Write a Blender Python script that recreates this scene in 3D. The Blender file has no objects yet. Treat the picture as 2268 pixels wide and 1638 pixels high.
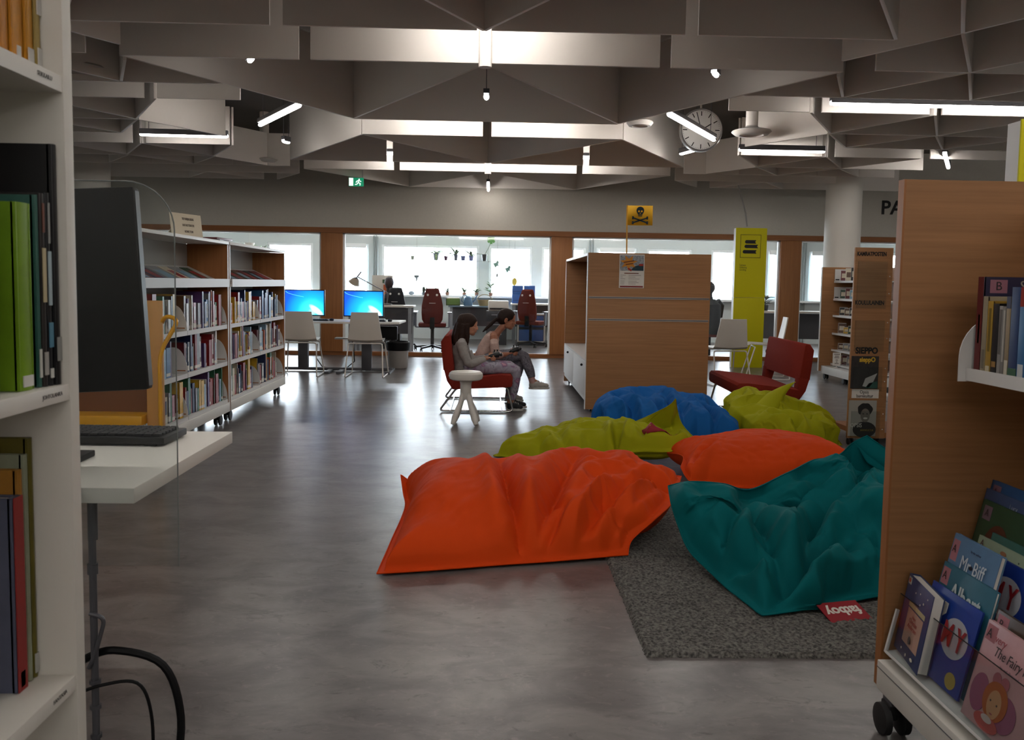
import bpy, bmesh, math, random
import numpy as np
from mathutils import Vector, Matrix, Euler, noise as mnoise

SC = bpy.context.scene
COL = SC.collection
PI = math.pi

# ------------------------------------------------------------------ camera
cam_data = bpy.data.cameras.new('camera')
cam = bpy.data.objects.new('camera', cam_data)
COL.objects.link(cam)
cam_data.sensor_fit = 'HORIZONTAL'
cam_data.sensor_width = 36.0
cam_data.lens = 1900.0 / 2268.0 * 36.0
cam_data.shift_y = (774.0 - 819.0) / 2268.0
cam_data.clip_start = 0.05
cam_data.clip_end = 200
cam.matrix_world = Matrix.Translation((0, 0, 1.2)) @ Matrix.Rotation(math.radians(-1.48), 4, 'Z') @ \
    Matrix.Rotation(math.radians(90 - 4.4), 4, 'X') @ Matrix.Rotation(math.radians(0.93), 4, 'Z')
cam_data.dof.use_dof = True
cam_data.dof.focus_distance = 7.0
cam_data.dof.aperture_fstop = 13.0
SC.camera = cam

# ------------------------------------------------------------------ daylight outside, exposure
world = bpy.data.worlds.new('overcast_sky')
SC.world = world
world.use_nodes = True
wn = world.node_tree.nodes
bg = wn['Background']
bg.inputs['Color'].default_value = (0.80, 0.91, 1.0, 1)
bg.inputs['Strength'].default_value = 8.0
SC.view_settings.view_transform = 'Standard'
SC.view_settings.look = 'None'
SC.view_settings.gamma = 1.0
SC.view_settings.use_curve_mapping = False
SC.view_settings.exposure = 1.65
TUBE_POWER = 15.0
try:
    SC.cycles.use_denoising = True
    SC.cycles.max_bounces = 10
    SC.cycles.transparent_max_bounces = 16
    SC.cycles.sample_clamp_indirect = 6.0
    SC.cycles.caustics_reflective = False
    SC.cycles.caustics_refractive = False
except Exception:
    pass

# ------------------------------------------------------------------ helpers
def lin(c):
    if isinstance(c, str):
        c = c.lstrip('#')
        c = [int(c[i:i + 2], 16) / 255 for i in (0, 2, 4)]
    return tuple((v / 12.92 if v <= .04045 else ((v + .055) / 1.055) ** 2.4) for v in c[:3]) + (1.0,)

_mats = {}
def mat(name, color, rough=.5, metal=0., spec=.5, noise=None, bump=None, emit=None, sheen=0., alpha=None, stripes=None):
    """Principled material; noise=(scale, amount, (sx,sy,sz)) tints the colour, bump=(scale, strength, (sx,sy,sz))."""
    if name in _mats:
        return _mats[name]
    m = bpy.data.materials.new(name)
    m.use_nodes = True
    nt = m.node_tree
    N, L = nt.nodes, nt.links
    p = N['Principled BSDF']
    col = lin(color)
    p.inputs['Base Color'].default_value = col
    p.inputs['Roughness'].default_value = rough
    p.inputs['Metallic'].default_value = metal
    p.inputs['Specular IOR Level'].default_value = spec
    if sheen:
        p.inputs['Sheen Weight'].default_value = sheen
    m.diffuse_color = col
    tc = None
    if noise or bump:
        tc = N.new('ShaderNodeTexCoord')
    if noise:
        sc, amt, s3 = noise
        mp = N.new('ShaderNodeMapping'); mp.inputs['Scale'].default_value = s3
        L.new(tc.outputs['Object'], mp.inputs['Vector'])
        nz = N.new('ShaderNodeTexNoise'); nz.inputs['Scale'].default_value = sc
        nz.inputs['Detail'].default_value = 6; nz.inputs['Roughness'].default_value = .65
        L.new(mp.outputs['Vector'], nz.inputs['Vector'])
        rp = N.new('ShaderNodeValToRGB')
        rp.color_ramp.elements[0].position = .3; rp.color_ramp.elements[1].position = .7
        rp.color_ramp.elements[0].color = tuple(v * (1 - amt) for v in col[:3]) + (1,)
        rp.color_ramp.elements[1].color = tuple(min(1, v * (1 + amt)) for v in col[:3]) + (1,)
        L.new(nz.outputs['Fac'], rp.inputs['Fac'])
        L.new(rp.outputs['Color'], p.inputs['Base Color'])
    if bump:
        sc, st, s3 = bump
        mp = N.new('ShaderNodeMapping'); mp.inputs['Scale'].default_value = s3
        L.new(tc.outputs['Object'], mp.inputs['Vector'])
        nz = N.new('ShaderNodeTexNoise'); nz.inputs['Scale'].default_value = sc; nz.inputs['Detail'].default_value = 4
        L.new(mp.outputs['Vector'], nz.inputs['Vector'])
        b = N.new('ShaderNodeBump'); b.inputs['Strength'].default_value = st; b.inputs['Distance'].default_value = .01
        L.new(nz.outputs['Fac'], b.inputs['Height'])
        L.new(b.outputs['Normal'], p.inputs['Normal'])
    if emit:
        p.inputs['Emission Color'].default_value = lin(emit[0])
        p.inputs['Emission Strength'].default_value = emit[1]
    _mats[name] = m
    return m

def clear_mat(name, tint=(1, 1, 1), gloss=.06, rough=.03, edge=None):
    """Thin clear sheet: lets light straight through and mirrors a little."""
    if name in _mats:
        return _mats[name]
    m = bpy.data.materials.new(name)
    m.use_nodes = True
    N, L = m.node_tree.nodes, m.node_tree.links
    N.remove(N['Principled BSDF'])
    out = N['Material Output']
    t = N.new('ShaderNodeBsdfTransparent'); t.inputs['Color'].default_value = tuple(tint) + (1,)
    g = N.new('ShaderNodeBsdfGlossy'); g.inputs['Roughness'].default_value = rough
    f = N.new('ShaderNodeLayerWeight'); f.inputs['Blend'].default_value = .5
    pw = N.new('ShaderNodeMath'); pw.operation = 'POWER'; pw.inputs[1].default_value = 4.5
    ml = N.new('ShaderNodeMath'); ml.operation = 'MULTIPLY_ADD'; ml.inputs[1].default_value = .7; ml.inputs[2].default_value = .025
    mx = N.new('ShaderNodeMixShader')
    L.new(f.outputs['Facing'], pw.inputs[0]); L.new(pw.outputs[0], ml.inputs[0]); L.new(ml.outputs[0], mx.inputs['Fac'])
    L.new(t.outputs[0], mx.inputs[1]); L.new(g.outputs[0], mx.inputs[2])
    L.new(mx.outputs[0], out.inputs['Surface'])
    _mats[name] = m
    return m

def qdir(a, b):
    d = Vector(b) - Vector(a)
    return d.length, d.to_track_quat('Z', 'Y').to_matrix().to_4x4()

class MB:
    """Collects shapes and links them as ONE mesh object."""
    def __init__(s):
        s.bm = bmesh.new()
        s.m = 0
        s.M = Matrix.Identity(4)
    def _v(s, pts):
        return [s.bm.verts.new(s.M @ Vector(p)) for p in pts]
    def face(s, pts, m=None):
        f = s.bm.faces.new(s._v(pts)); f.material_index = s.m if m is None else m
        return f
    def box(s, lo, hi, m=None, bev=0., T=None):
        x0, y0, z0 = lo; x1, y1, z1 = hi
        c = [(x0, y0, z0), (x1, y0, z0), (x1, y1, z0), (x0, y1, z0), (x0, y0, z1), (x1, y0, z1), (x1, y1, z1), (x0, y1, z1)]
        if T is not None:
            c = [T @ Vector(p) for p in c]
        v = s._v(c)
        fs = []
        for q in ((3, 2, 1, 0), (4, 5, 6, 7), (0, 1, 5, 4), (1, 2, 6, 5), (2, 3, 7, 6), (3, 0, 4, 7)):
            f = s.bm.faces.new([v[i] for i in q]); f.material_index = s.m if m is None else m
            fs.append(f)
        if bev:
            es = list({e for f in fs for e in f.edges})
            bmesh.ops.bevel(s.bm, geom=es, offset=bev, segments=2, profile=.6, affect='EDGES', clamp_overlap=True)
        return s
    def cbox(s, c, size, m=None, bev=0., rot=None):
        T = Matrix.Translation(c)
        if rot is not None:
            T = T @ (rot if isinstance(rot, Matrix) else Euler(rot).to_matrix().to_4x4())
        h = [k / 2 for k in size]
        return s.box([-k for k in h], h, m, bev, T)
    def tube(s, pts, r, n=8, m=None, cap=True, closed=False, sq=None):
        pts = [Vector(p) for p in pts]
        k = len(pts)
        rs = r if isinstance(r, (list, tuple)) else [r] * k
        rings = []
        nrm = None
        for i, p in enumerate(pts):
            if closed:
                t = (pts[(i + 1) % k] - pts[i - 1])
            else:
                t = pts[min(i + 1, k - 1)] - pts[max(i - 1, 0)]
            if t.length < 1e-9:
                t = Vector((0, 0, 1))
            t.normalize()
            if nrm is None:
                a = Vector((0, 0, 1)) if abs(t.z) < .9 else Vector((1, 0, 0))
                nrm = (a - t * a.dot(t)).normalized()
            else:
                nrm = nrm - t * nrm.dot(t)
                nrm = nrm.normalized() if nrm.length > 1e-6 else t.orthogonal().normalized()
            b = t.cross(nrm)
            rr = rs[i]
            ra, rb = rr if isinstance(rr, (tuple, list)) else (rr, rr)
            rings.append(s._v([p + nrm * (math.cos(2 * PI * j / n) * ra) + b * (math.sin(2 * PI * j / n) * rb) for j in range(n)]))
        mi = s.m if m is None else m
        rng = range(k) if closed else range(k - 1)
        for i in rng:
            A, B = rings[i], rings[(i + 1) % k]
            for j in range(n):
                f = s.bm.faces.new((A[j], A[(j + 1) % n], B[(j + 1) % n], B[j])); f.material_index = mi
        if cap and not closed:
            f = s.bm.faces.new(rings[0][::-1]); f.material_index = mi
            f = s.bm.faces.new(rings[-1]); f.material_index = mi
        return s
    def bar(s, a, b, w, h=None, m=None, bev=0.):
        L, R = qdir(a, b)
        h = w if h is None else h
        return s.box((-w / 2, -h / 2, 0), (w / 2, h / 2, L), m, bev, Matrix.Translation(a) @ R)
    def flat(s, p, q, w, t=.002, y=0., m=None):
        """Flat bar in the xz plane from p=(x,z) to q=(x,z)."""
        dx, dz = q[0] - p[0], q[1] - p[1]
        return s.cbox(((p[0] + q[0]) / 2, y, (p[1] + q[1]) / 2), (w, t, math.hypot(dx, dz)), m, rot=(0, math.atan2(dx, dz), 0))
    def cyl(s, a, b, r, n=20, m=None, r2=None):
        return s.tube([a, b], [r, r if r2 is None else r2], n, m)
    def lathe(s, prof, n=24, T=None, m=None):
        mi = s.m if m is None else m
        T = T or Matrix.Identity(4)
        rings = []
        for r, z in prof:
            if r < 1e-6:
                rings.append(s._v([T @ Vector((0, 0, z))]))
            else:
                rings.append(s._v([T @ Vector((r * math.cos(2 * PI * j / n), r * math.sin(2 * PI * j / n), z)) for j in range(n)]))
        for A, B in zip(rings, rings[1:]):
            for j in range(n):
                q = []
                for v in (A[j % len(A)], A[(j + 1) % len(A)], B[(j + 1) % len(B)], B[j % len(B)]):
                    if v not in q:
                        q.append(v)
                if len(q) > 2:
                    f = s.bm.faces.new(q); f.material_index = mi
        return s
    def prism(s, poly, z0, z1, T=None, m=None, bev=0.):
        mi = s.m if m is None else m
        T = T or Matrix.Identity(4)
        a = s._v([T @ Vector((x, y, z0)) for x, y in poly]); b = s._v([T @ Vector((x, y, z1)) for x, y in poly])
        n = len(poly)
        fs = [s.bm.faces.new(a[::-1]), s.bm.faces.new(b)]
        for i in range(n):
            fs.append(s.bm.faces.new((a[i], a[(i + 1) % n], b[(i + 1) % n], b[i])))
        for f in fs:
            f.material_index = mi
        if bev:
            es = list({e for f in fs[:2] for e in f.edges})
            bmesh.ops.bevel(s.bm, geom=es, offset=bev, segments=2, profile=.6, affect='EDGES', clamp_overlap=True)
        return s
    def ball(s, c, r, m=None, sub=3, T=None):
        rr = r if isinstance(r, (tuple, list)) else (r, r, r)
        X = Matrix.Translation(c) @ (T or Matrix.Identity(4)) @ Matrix.Diagonal((*rr, 1))
        g = bmesh.ops.create_icosphere(s.bm, subdivisions=sub, radius=1, matrix=s.M @ X)
        for f in {f for v in g['verts'] for f in v.link_faces}:
            f.material_index = s.m if m is None else m
        return s
    def build(s, name, mats, parent=None, loc=None, rot=None, smooth=35, fix=True):
        if fix:
            bmesh.ops.recalc_face_normals(s.bm, faces=s.bm.faces)
        if smooth:
            lim = math.radians(smooth)
            for f in s.bm.faces:
                f.smooth = True
            for e in s.bm.edges:
                if len(e.link_faces) == 2:
                    e.smooth = e.calc_face_angle(0) < lim
        me = bpy.data.meshes.new(name)
        s.bm.to_mesh(me); s.bm.free()
        for k in (mats if isinstance(mats, (list, tuple)) else [mats]):
            me.materials.append(k)
        o = bpy.data.objects.new(name, me)
        COL.objects.link(o)
        if parent is not None:
            o.parent = parent
        if loc is not None:
            o.location = loc
        if rot is not None:
            o.rotation_euler = rot
        return o

def tag(o, label, cat, group=None, kind=None):
    o['label'] = label; o['category'] = cat
    if group: o['group'] = group
    if kind: o['kind'] = kind
    return o
def thing(name, label, cat, loc=(0, 0, 0), rz=0., group=None):
    o = bpy.data.objects.new(name, None)
    o.empty_display_size = .1
    COL.objects.link(o)
    o.location = loc; o.rotation_euler = (0, 0, rz)
    return tag(o, label, cat, group)
def struct(o):
    o['kind'] = 'structure'
    return o
def copy_tree(o, parent=None):
    c = o.copy(); COL.objects.link(c)
    if parent is not None:
        c.parent = parent
    for ch in list(o.children):
        copy_tree(ch, c)
    return c
def lettering(txt, size, m, parent, loc, rot=(PI / 2, 0, 0), name='lettering', depth=.0006, align='CENTER', sx=1., shear=0., bold=0., spacing=1.):
    cu = bpy.data.curves.new(name, 'FONT')
    cu.body = txt; cu.size = size; cu.align_x = align; cu.align_y = 'CENTER'; cu.extrude = depth; cu.shear = shear
    cu.offset = bold; cu.space_character = spacing; cu.resolution_u = 3
    t = bpy.data.objects.new(name, cu); COL.objects.link(t)
    dg = bpy.context.evaluated_depsgraph_get()
    me = bpy.data.meshes.new_from_object(t.evaluated_get(dg))
    bpy.data.objects.remove(t); bpy.data.curves.remove(cu)
    me.name = name
    me.materials.clear(); me.materials.append(m)
    o = bpy.data.objects.new(name, me); COL.objects.link(o)
    if parent is not None: o.parent = parent
    o.location = loc; o.rotation_euler = rot; o.scale = (sx, 1, 1)
    return o
def arc(c, r, a0, a1, n=8):
    return [(c[0] + r * math.cos(a0 + (a1 - a0) * i / n), c[1] + r * math.sin(a0 + (a1 - a0) * i / n)) for i in range(n + 1)]
def rpath(pts, r, n=5):
    """Round the inner corners of a 3-D polyline."""
    P = [Vector(p) for p in pts]
    out = [P[0]]
    for a, b, c in zip(P, P[1:], P[2:]):
        u = (a - b).normalized(); w = (c - b).normalized()
        k = min(r, (a - b).length * .49, (c - b).length * .49)
        p, q = b + u * k, b + w * k
        for i in range(n + 1):
            t = i / n
            out.append(p * (1 - t) ** 2 + b * 2 * t * (1 - t) + q * t * t)
    out.append(P[-1])
    return out
def ordinal(k):
    return ['first', 'second', 'third', 'fourth', 'fifth', 'sixth', 'seventh', 'eighth', 'ninth', 'tenth', 'eleventh', 'twelfth', 'thirteenth',
            'fourteenth', 'fifteenth', 'sixteenth', 'seventeenth', 'eighteenth', 'nineteenth', 'twentieth'][k] if k < 20 else '%dth' % (k + 1)

# ------------------------------------------------------------------ materials
def wood_mat(name, c, rough=.45, axis='x', amt=.16):
    s3 = {'x': (.8, 6, 26), 'y': (6, .8, 26), 'z': (14, 14, .6)}[axis]
    return mat(name, c, rough, spec=.25, noise=(2.2, amt, s3))
M_WALL = mat('wall_paint', '#bdb8ae', .9, noise=(40, .03, (1, 1, 1)))
M_CEIL = mat('slab_paint', '#6d6964', .95)
M_BAF = mat('baffle_white', '#e6e0d9', .9, spec=.2)
M_WOOD = wood_mat('beech_veneer', '#9c704a')
M_WOODV = wood_mat('beech_upright_grain', '#9a663d', axis='z')
M_WOODD = wood_mat('beech_trim', '#8f5c36', axis='x')
M_WOODY = wood_mat('beech_along_depth', '#8f6540', axis='y')
M_WMETAL = mat('white_metal', '#cfcdca', .5, spec=.25)
M_WLAM = mat('white_laminate', '#d2cec6', .5, spec=.3)
M_STEEL = mat('chrome_steel', '#b9b9b9', .18, 1.)
M_GREY = mat('grey_metal', '#55555a', .4, .3)
M_DARK = mat('black_plastic', '#0b0b0d', .5, spec=.2)
M_RUB = mat('black_rubber', '#161617', .6)
M_BLACK = mat('black_ink', '#101010', .7)
M_PAPER = mat('white_paper', '#d9d4cb', .85)
M_PAGES = mat('page_block', '#c9bfa9', .9)
M_WINF = mat('window_white', '#eef1f1', .5)
M_GLASS = clear_mat('window_glass')
M_ACRYL = clear_mat('clear_acrylic', (.93, .95, .95))
M_LIME = mat('lime_board', '#c2ba12', .6, spec=.2)
M_RED = mat('brick_red_fabric', '#7d2a20', .95, spec=.08, noise=(220, .18, (1, 1, 1)), bump=(400, .25, (1, 1, 1)))
M_TUBE = mat('lamp_diffuser', '#ffffff', .5, emit=('#fff9f3', TUBE_POWER))
M_YEL = mat('yellow_paint', '#d79a1c', .35)

def floor_mat():
    m = bpy.data.materials.new('lino_floor'); m.use_nodes = True
    N, L = m.node_tree.nodes, m.node_tree.links
    p = N['Principled BSDF']
    tc = N.new('ShaderNodeTexCoord')
    def nz(sc, det, ro, s3=(1, 1, 1), dist=0.):
        mp = N.new('ShaderNodeMapping'); mp.inputs['Scale'].default_value = s3
        L.new(tc.outputs['Object'], mp.inputs['Vector'])
        n = N.new('ShaderNodeTexNoise'); n.inputs['Scale'].default_value = sc; n.inputs['Detail'].default_value = det
        n.inputs['Roughness'].default_value = ro; n.inputs['Distortion'].default_value = dist
        L.new(mp.outputs['Vector'], n.inputs['Vector'])
        return n
    def ramp(src, a, b, ca, cb):
        r = N.new('ShaderNodeValToRGB')
        r.color_ramp.elements[0].position = a; r.color_ramp.elements[1].position = b
        r.color_ramp.elements[0].color = lin(ca); r.color_ramp.elements[1].color = lin(cb)
        L.new(src.outputs['Fac'], r.inputs['Fac'])
        return r
    base = ramp(nz(3.2, 8, .62, (1, 1.6, 1), .6), .38, .62, '#565150', '#736e6c')
    dark = nz(7, 10, .75, (1, 2.2, 1), 1.4)
    dr = N.new('ShaderNodeValToRGB')
    dr.color_ramp.elements[0].position = .56; dr.color_ramp.elements[1].position = .66
    dr.color_ramp.elements[0].color = (0, 0, 0, 1); dr.color_ramp.elements[1].color = (.9, .9, .9, 1)
    L.new(dark.outputs['Fac'], dr.inputs['Fac'])
    mx = N.new('ShaderNodeMixRGB'); mx.inputs['Color2'].default_value = lin('#474140')
    L.new(dr.outputs['Color'], mx.inputs['Fac']); L.new(base.outputs['Color'], mx.inputs['Color1'])
    fleck = nz(24, 6, .7, (1, 1.5, 1), .8)
    fr = N.new('ShaderNodeValToRGB')
    fr.color_ramp.elements[0].position = .56; fr.color_ramp.elements[1].position = .68
    fr.color_ramp.elements[0].color = (0, 0, 0, 1); fr.color_ramp.elements[1].color = (.5, .5, .5, 1)
    L.new(fleck.outputs['Fac'], fr.inputs['Fac'])
    m2 = N.new('ShaderNodeMixRGB'); m2.inputs['Color2'].default_value = lin('#817875')
    L.new(fr.outputs['Color'], m2.inputs['Fac']); L.new(mx.outputs['Color'], m2.inputs['Color1'])
    L.new(m2.outputs['Color'], p.inputs['Base Color'])
    p.inputs['Roughness'].default_value = .30
    p.inputs['Specular IOR Level'].default_value = .42
    b = N.new('ShaderNodeBump'); b.inputs['Strength'].default_value = .06; b.inputs['Distance'].default_value = .004
    L.new(nz(18, 4, .6).outputs['Fac'], b.inputs['Height'])
    L.new(b.outputs['Normal'], p.inputs['Normal'])
    return m
M_FLOOR = floor_mat()

# ------------------------------------------------------------------ room shell
XL, XR, YF, YP, YW = -9.0, 12.0, -6.0, 13.95, 18.4
b = MB(); b.box((XL - .2, YF - .2, -.1), (XR + .2, YW + .4, 0)); struct(b.build('floor', M_FLOOR))
b = MB(); b.box((XL - .2, YF - .2, 3.4), (XR + .2, YP + .1, 3.5)); struct(b.build('ceiling', M_CEIL))
b = MB(); b.box((XL - .2, YP + .1, 2.45), (XR + .2, YW + .4, 2.55)); struct(b.build('ceiling_office', M_WALL))
b = MB(); b.box((XL - .2, YF - .2, 0), (XL, YW + .4, 3.4)); struct(b.build('wall_left', M_WALL))
b = MB(); b.box((XR, YF - .2, 0), (XR + .2, YW + .4, 3.4)); struct(b.build('wall_right', M_WALL))
b = MB(); b.box((XL, YF - .2, 0), (XR, YF, 3.4)); struct(b.build('wall_front', M_WALL))
# bulkhead above the glazed partition, with its beech rails and posts
b = MB(); b.box((XL, YP - .06, 2.05), (XR, YP + .1, 3.4)); struct(b.build('wall_back', M_WALL))
b = MB(); b.box((XL, YP - .075, 1.966), (XR, YP + .1, 2.05), bev=.004); struct(b.build('trim_1', M_WOODD))
b = MB(); b.box((XL, YP - .02, 0), (XR, YP + .1, .062), bev=.003); struct(b.build('trim_2', M_WOODD))
posts = [(-9.0, -8.4), (-6.45, -6.11), (-2.732, -2.385), (.970, 1.306), (4.70, 5.037), (8.4, 8.74)]
for i, (a, c) in enumerate(posts):
    b = MB(); b.box((a, YP - .05, .062), (c, YP + .09, 1.966), bev=.004); struct(b.build('trim_%d' % (i + 3), M_WOODV))
for i, ((a0, a), (c, c1)) in enumerate(zip(posts, posts[1:])):
    b = MB()
    for lo, hi in (((a, YP, .062), (a + .03, YP + .06, 1.966)), ((c - .03, YP, .062), (c, YP + .06, 1.966)), ((a, YP, 1.945), (c, YP + .06, 1.966))):
        b.box(lo, hi)
    f = struct(b.build('window_%d' % (i + 1), M_WINF))
    b = MB(); b.box((a + .03, YP + .024, .062), (c - .03, YP + .034, 1.945)); b.build('pane', M_GLASS, f)
# facade of the office with its windows to the daylight
SILL, HEAD = .93, 1.99
panes = [(-8.6, -7.4), (-6.9, -5.25), (-4.75, -3.78), (-3.13, -2.60), (-2.33, -.26), (-.05, .88), (1.08, 2.02), (2.25, 3.12), (3.33, 4.30), (4.72, 5.75), (5.95, 6.2), (6.84, 8.0), (8.3, 9.9), (10.2, 11.6)]
b = MB()
b.box((XL, YW, 0), (XR, YW + .3, SILL)); b.box((XL, YW, HEAD), (XR, YW + .3, 2.45))
xs = [XL] + [v for p in panes for v in p] + [XR]
for i in range(0, len(xs), 2):
    b.box((xs[i], YW, SILL), (xs[i + 1], YW + .3, HEAD))
struct(b.build('wall_facade', mat('facade_grey', '#d3dada', .8)))
b = MB(); b.box((XL, YW - .22, SILL - .04), (XR, YW, SILL)); struct(b.build('trim_9', M_WINF))
for i, (a, c) in enumerate(panes):
    b = MB(); t = .055
    for lo, hi in (((a, YW + .02, SILL), (a + t, YW + .12, HEAD)), ((c - t, YW + .02, SILL), (c, YW + .12, HEAD)),
                   ((a + t, YW + .02, HEAD - t), (c - t, YW + .12, HEAD)), ((a + t, YW + .02, SILL), (c - t, YW + .12, SILL + t))):
        b.box(lo, hi, bev=.008)
    f = struct(b.build('window_%d' % (i + 11), M_WINF))
    b = MB(); b.box((a + t, YW + .06, SILL + t), (c - t, YW + .07, HEAD - t)); b.build('pane', M_GLASS, f)
    ld = bpy.data.lights.new('daylight_portal', 'AREA'); ld.shape = 'RECTANGLE'; ld.size = c - a; ld.size_y = HEAD - SILL
    ld.cycles.is_portal = True
    lo_ = bpy.data.objects.new('daylight_portal', ld); COL.objects.link(lo_)
    lo_.location = ((a + c) / 2, YW + .4, (SILL + HEAD) / 2); lo_.rotation_euler = (-PI / 2, 0, 0)
# round columns
for x, nm in ((-5.68, 'column'), (5.10, 'column')):
    b = MB(); b.cyl((0, 0, 0), (0, 0, 3.4), .25, 48)
    struct(b.build(nm, mat('column_white', '#e0dcd4', .7), loc=(x, 12.45, 0)))
# ------------------------------------------------------------------ baffled ceiling
HB = 2.70
BT = .022
_baf = []
def baffle(p, q, h=.62, z0=HB):
    _baf.append((p, q, h, z0))
XC = -.06
def mir(p): return (2 * XC - p[0], p[1])
# crosswise rows of the middle field; the joints leave slots 7 cm wide
for Y in (5.24, 6.02, 10.95, 11.77):
    for a, c in ((-2.54, -1.325), (-1.255, -.10), (-.02, 1.145), (1.215, 2.42)):
        baffle((a, Y), (c, Y), .62)
for a, c in ((-1.30, 1.17),):
    baffle((a, 8.14), (c, 8.14), .62)
for a, c in ((-1.34, -.10), (-.02, 1.34)):
    baffle((a, 8.96), (c, 8.96), .62)
baffle((-1.31, 13.75), (1.33, 13.75), .62)
V = dict(P2=(XC, 5.26), P=(XC, 6.04), Qm=(-1.29, 8.12), Qp=(1.165, 8.12), Bl=(-2.54, 6.02), Br=(2.42, 6.02), Al=(-2.54, 5.24), Ar=(2.42, 5.24),
         Cl=(-1.34, 8.98), Cr=(1.34, 8.98), Dl=(-2.52, 10.93), Dr=(2.40, 10.93), D1=(XC, 10.93), D2=(XC, 11.79), El=(-1.31, 13.73), Er=(1.33, 13.73),
         D2l=(-2.54, 11.79), D2r=(2.42, 11.79), N1=(-1.28, 3.12), N2=(1.18, 3.12))
for a, c in (('P2', 'N1'), ('P2', 'N2'), ('Al', 'N1'), ('Ar', 'N2'), ('P', 'Qm'), ('P', 'Qp'), ('Bl', 'Qm'), ('Br', 'Qp'), ('Cl', 'D1'), ('Cr', 'D1'),
             ('Cl', 'Dl'), ('Cr', 'Dr'), ('D2', 'El'), ('D2', 'Er'), ('D2l', 'El'), ('D2r', 'Er')):
    baffle(V[a], V[c], .62)
for a, c in ((-4.9, -2.5), (-2.5, -1.28), (-1.28, 1.18), (1.18, 2.4), (2.4, 4.9)):  # unseen front row; side panels added to keep lamplight off the row behind
    baffle((a, 3.12), (c, 3.12))
# finer triangles of the side fields (right, mirrored to the left)
side = [((2.20, 4.10), (2.74, 5.08)), ((2.74, 5.08), (3.28, 5.96)), ((3.28, 5.97), (3.76, 6.80)), ((2.30, 5.75), (2.74, 5.08)), ((2.74, 5.08), (3.2, 4.3)),
        ((2.44, 6.15), (2.74, 6.80)), ((2.75, 6.80), (3.28, 5.98)), ((3.28, 5.97), (3.79, 5.10)), ((3.76, 6.80), (4.27, 5.98)), ((4.27, 5.98), (4.8, 6.80)), ((4.8, 6.80), (5.3, 5.98)),
        ((2.62, 5.97), (3.76, 5.97)), ((3.76, 5.97), (5.6, 5.97)), ((1.96, 6.82), (3.76, 6.82)), ((3.76, 6.82), (5.8, 6.82)),
        ((2.0, 7.40), (2.70, 7.40)), ((2.80, 7.40), (3.74, 7.40)), ((3.84, 7.40), (4.8, 7.40)), ((4.87, 7.40), (6.0, 7.40)),
        ((3.27, 8.38), (3.80, 7.42)), ((3.80, 7.42), (4.32, 8.38)), ((4.32, 8.38), (4.85, 7.42)), ((2.72, 7.42), (3.27, 8.38)),
        ((3.27, 8.39), (4.32, 8.39)), ((4.32, 8.39), (6.2, 8.39)), ((3.27, 8.40), (3.75, 9.18)), ((3.75, 9.18), (4.32, 8.40)), ((4.32, 8.40), (4.80, 9.18)), ((4.80, 9.18), (5.3, 8.40)),
        ((2.70, 9.26), (3.26, 8.40)), ((3.75, 9.19), (4.80, 9.19)), ((4.80, 9.19), (6.6, 9.19)),
        ((2.82, 9.84), (3.76, 9.84)), ((3.9, 9.84), (4.9, 9.84)), ((5.0, 9.84), (6.9, 9.84)), ((2.80, 9.86), (3.30, 10.76)), ((3.30, 10.76), (3.82, 9.86)), ((3.82, 9.86), (4.35, 10.76)), ((4.35, 10.76), (4.9, 9.86)),
        ((3.30, 10.78), (4.35, 10.78)), ((4.35, 10.78), (5.4, 10.78)), ((2.55, 11.55), (3.30, 11.55)), ((3.30, 11.55), (4.35, 11.55)), ((4.35, 11.55), (5.4, 11.55)),
        ((2.85, 11.53), (3.30, 10.80)), ((3.30, 10.80), (3.80, 11.53)), ((3.80, 11.53), (4.35, 10.80)), ((4.35, 10.80), (4.9, 11.53)),
        ((2.6, 12.30), (5.0, 12.30)), ((3.3, 13.1), (6.2, 13.1)), ((2.6, 12.3), (3.1, 13.1)), ((3.3, 13.1), (3.9, 12.32)), ((3.9, 12.32), (4.4, 13.08))]
for p, q in side:
    baffle(p, q, .42)
    if q[0] < 5.6 or p[1] > 7:
        baffle(mir(p), mir(q), .42)
# single out every baffle: which way it runs and how far along its row or lane it hangs
rows, lanes = {}, {}
for k, (p, q, h, z0) in enumerate(_baf):
    if abs(p[1] - q[1]) < .05:
        rows.setdefault(round((p[1] + q[1]) / 2, 1), []).append(k)
    else:
        lanes.setdefault((round((p[1] + q[1]) / 2, 0), (p[0] - q[0]) * (p[1] - q[1]) > 0), []).append(k)
lab = {}
for n, key in enumerate(sorted(rows)):
    ks = sorted(rows[key], key=lambda k: _baf[k][0][0])
    for j, k in enumerate(ks):
        lab[k] = 'white crosswise ceiling baffle, %s from left in the %s crosswise row from the front' % (ordinal(j), ordinal(n))
for sgn in (True, False):
    keys = sorted(k for k in lanes if k[1] == sgn)
    for n, key in enumerate(keys):
        ks = sorted(lanes[key], key=lambda k: _baf[k][0][0] + _baf[k][1][0])
        for j, k in enumerate(ks):
            lab[k] = 'white ceiling baffle slanting away to the %s, %s from left in %s lane back' % ('right' if sgn else 'left', ordinal(j), ordinal(n))
for k, (p, q, h, z0) in enumerate(_baf):
    d = Vector((q[0] - p[0], q[1] - p[1])); L = d.length
    b = MB(); b.box((-L / 2 + .004, -BT / 2, 0), (L / 2 - .004, BT / 2, h), bev=.003)
    o = b.build('ceiling_baffle', M_BAF, loc=((p[0] + q[0]) / 2, (p[1] + q[1]) / 2, z0), rot=(0, 0, math.atan2(d.y, d.x)))
    tag(o, lab[k], 'ceiling baffle', 'acoustic baffles of the triangular ceiling')
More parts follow.
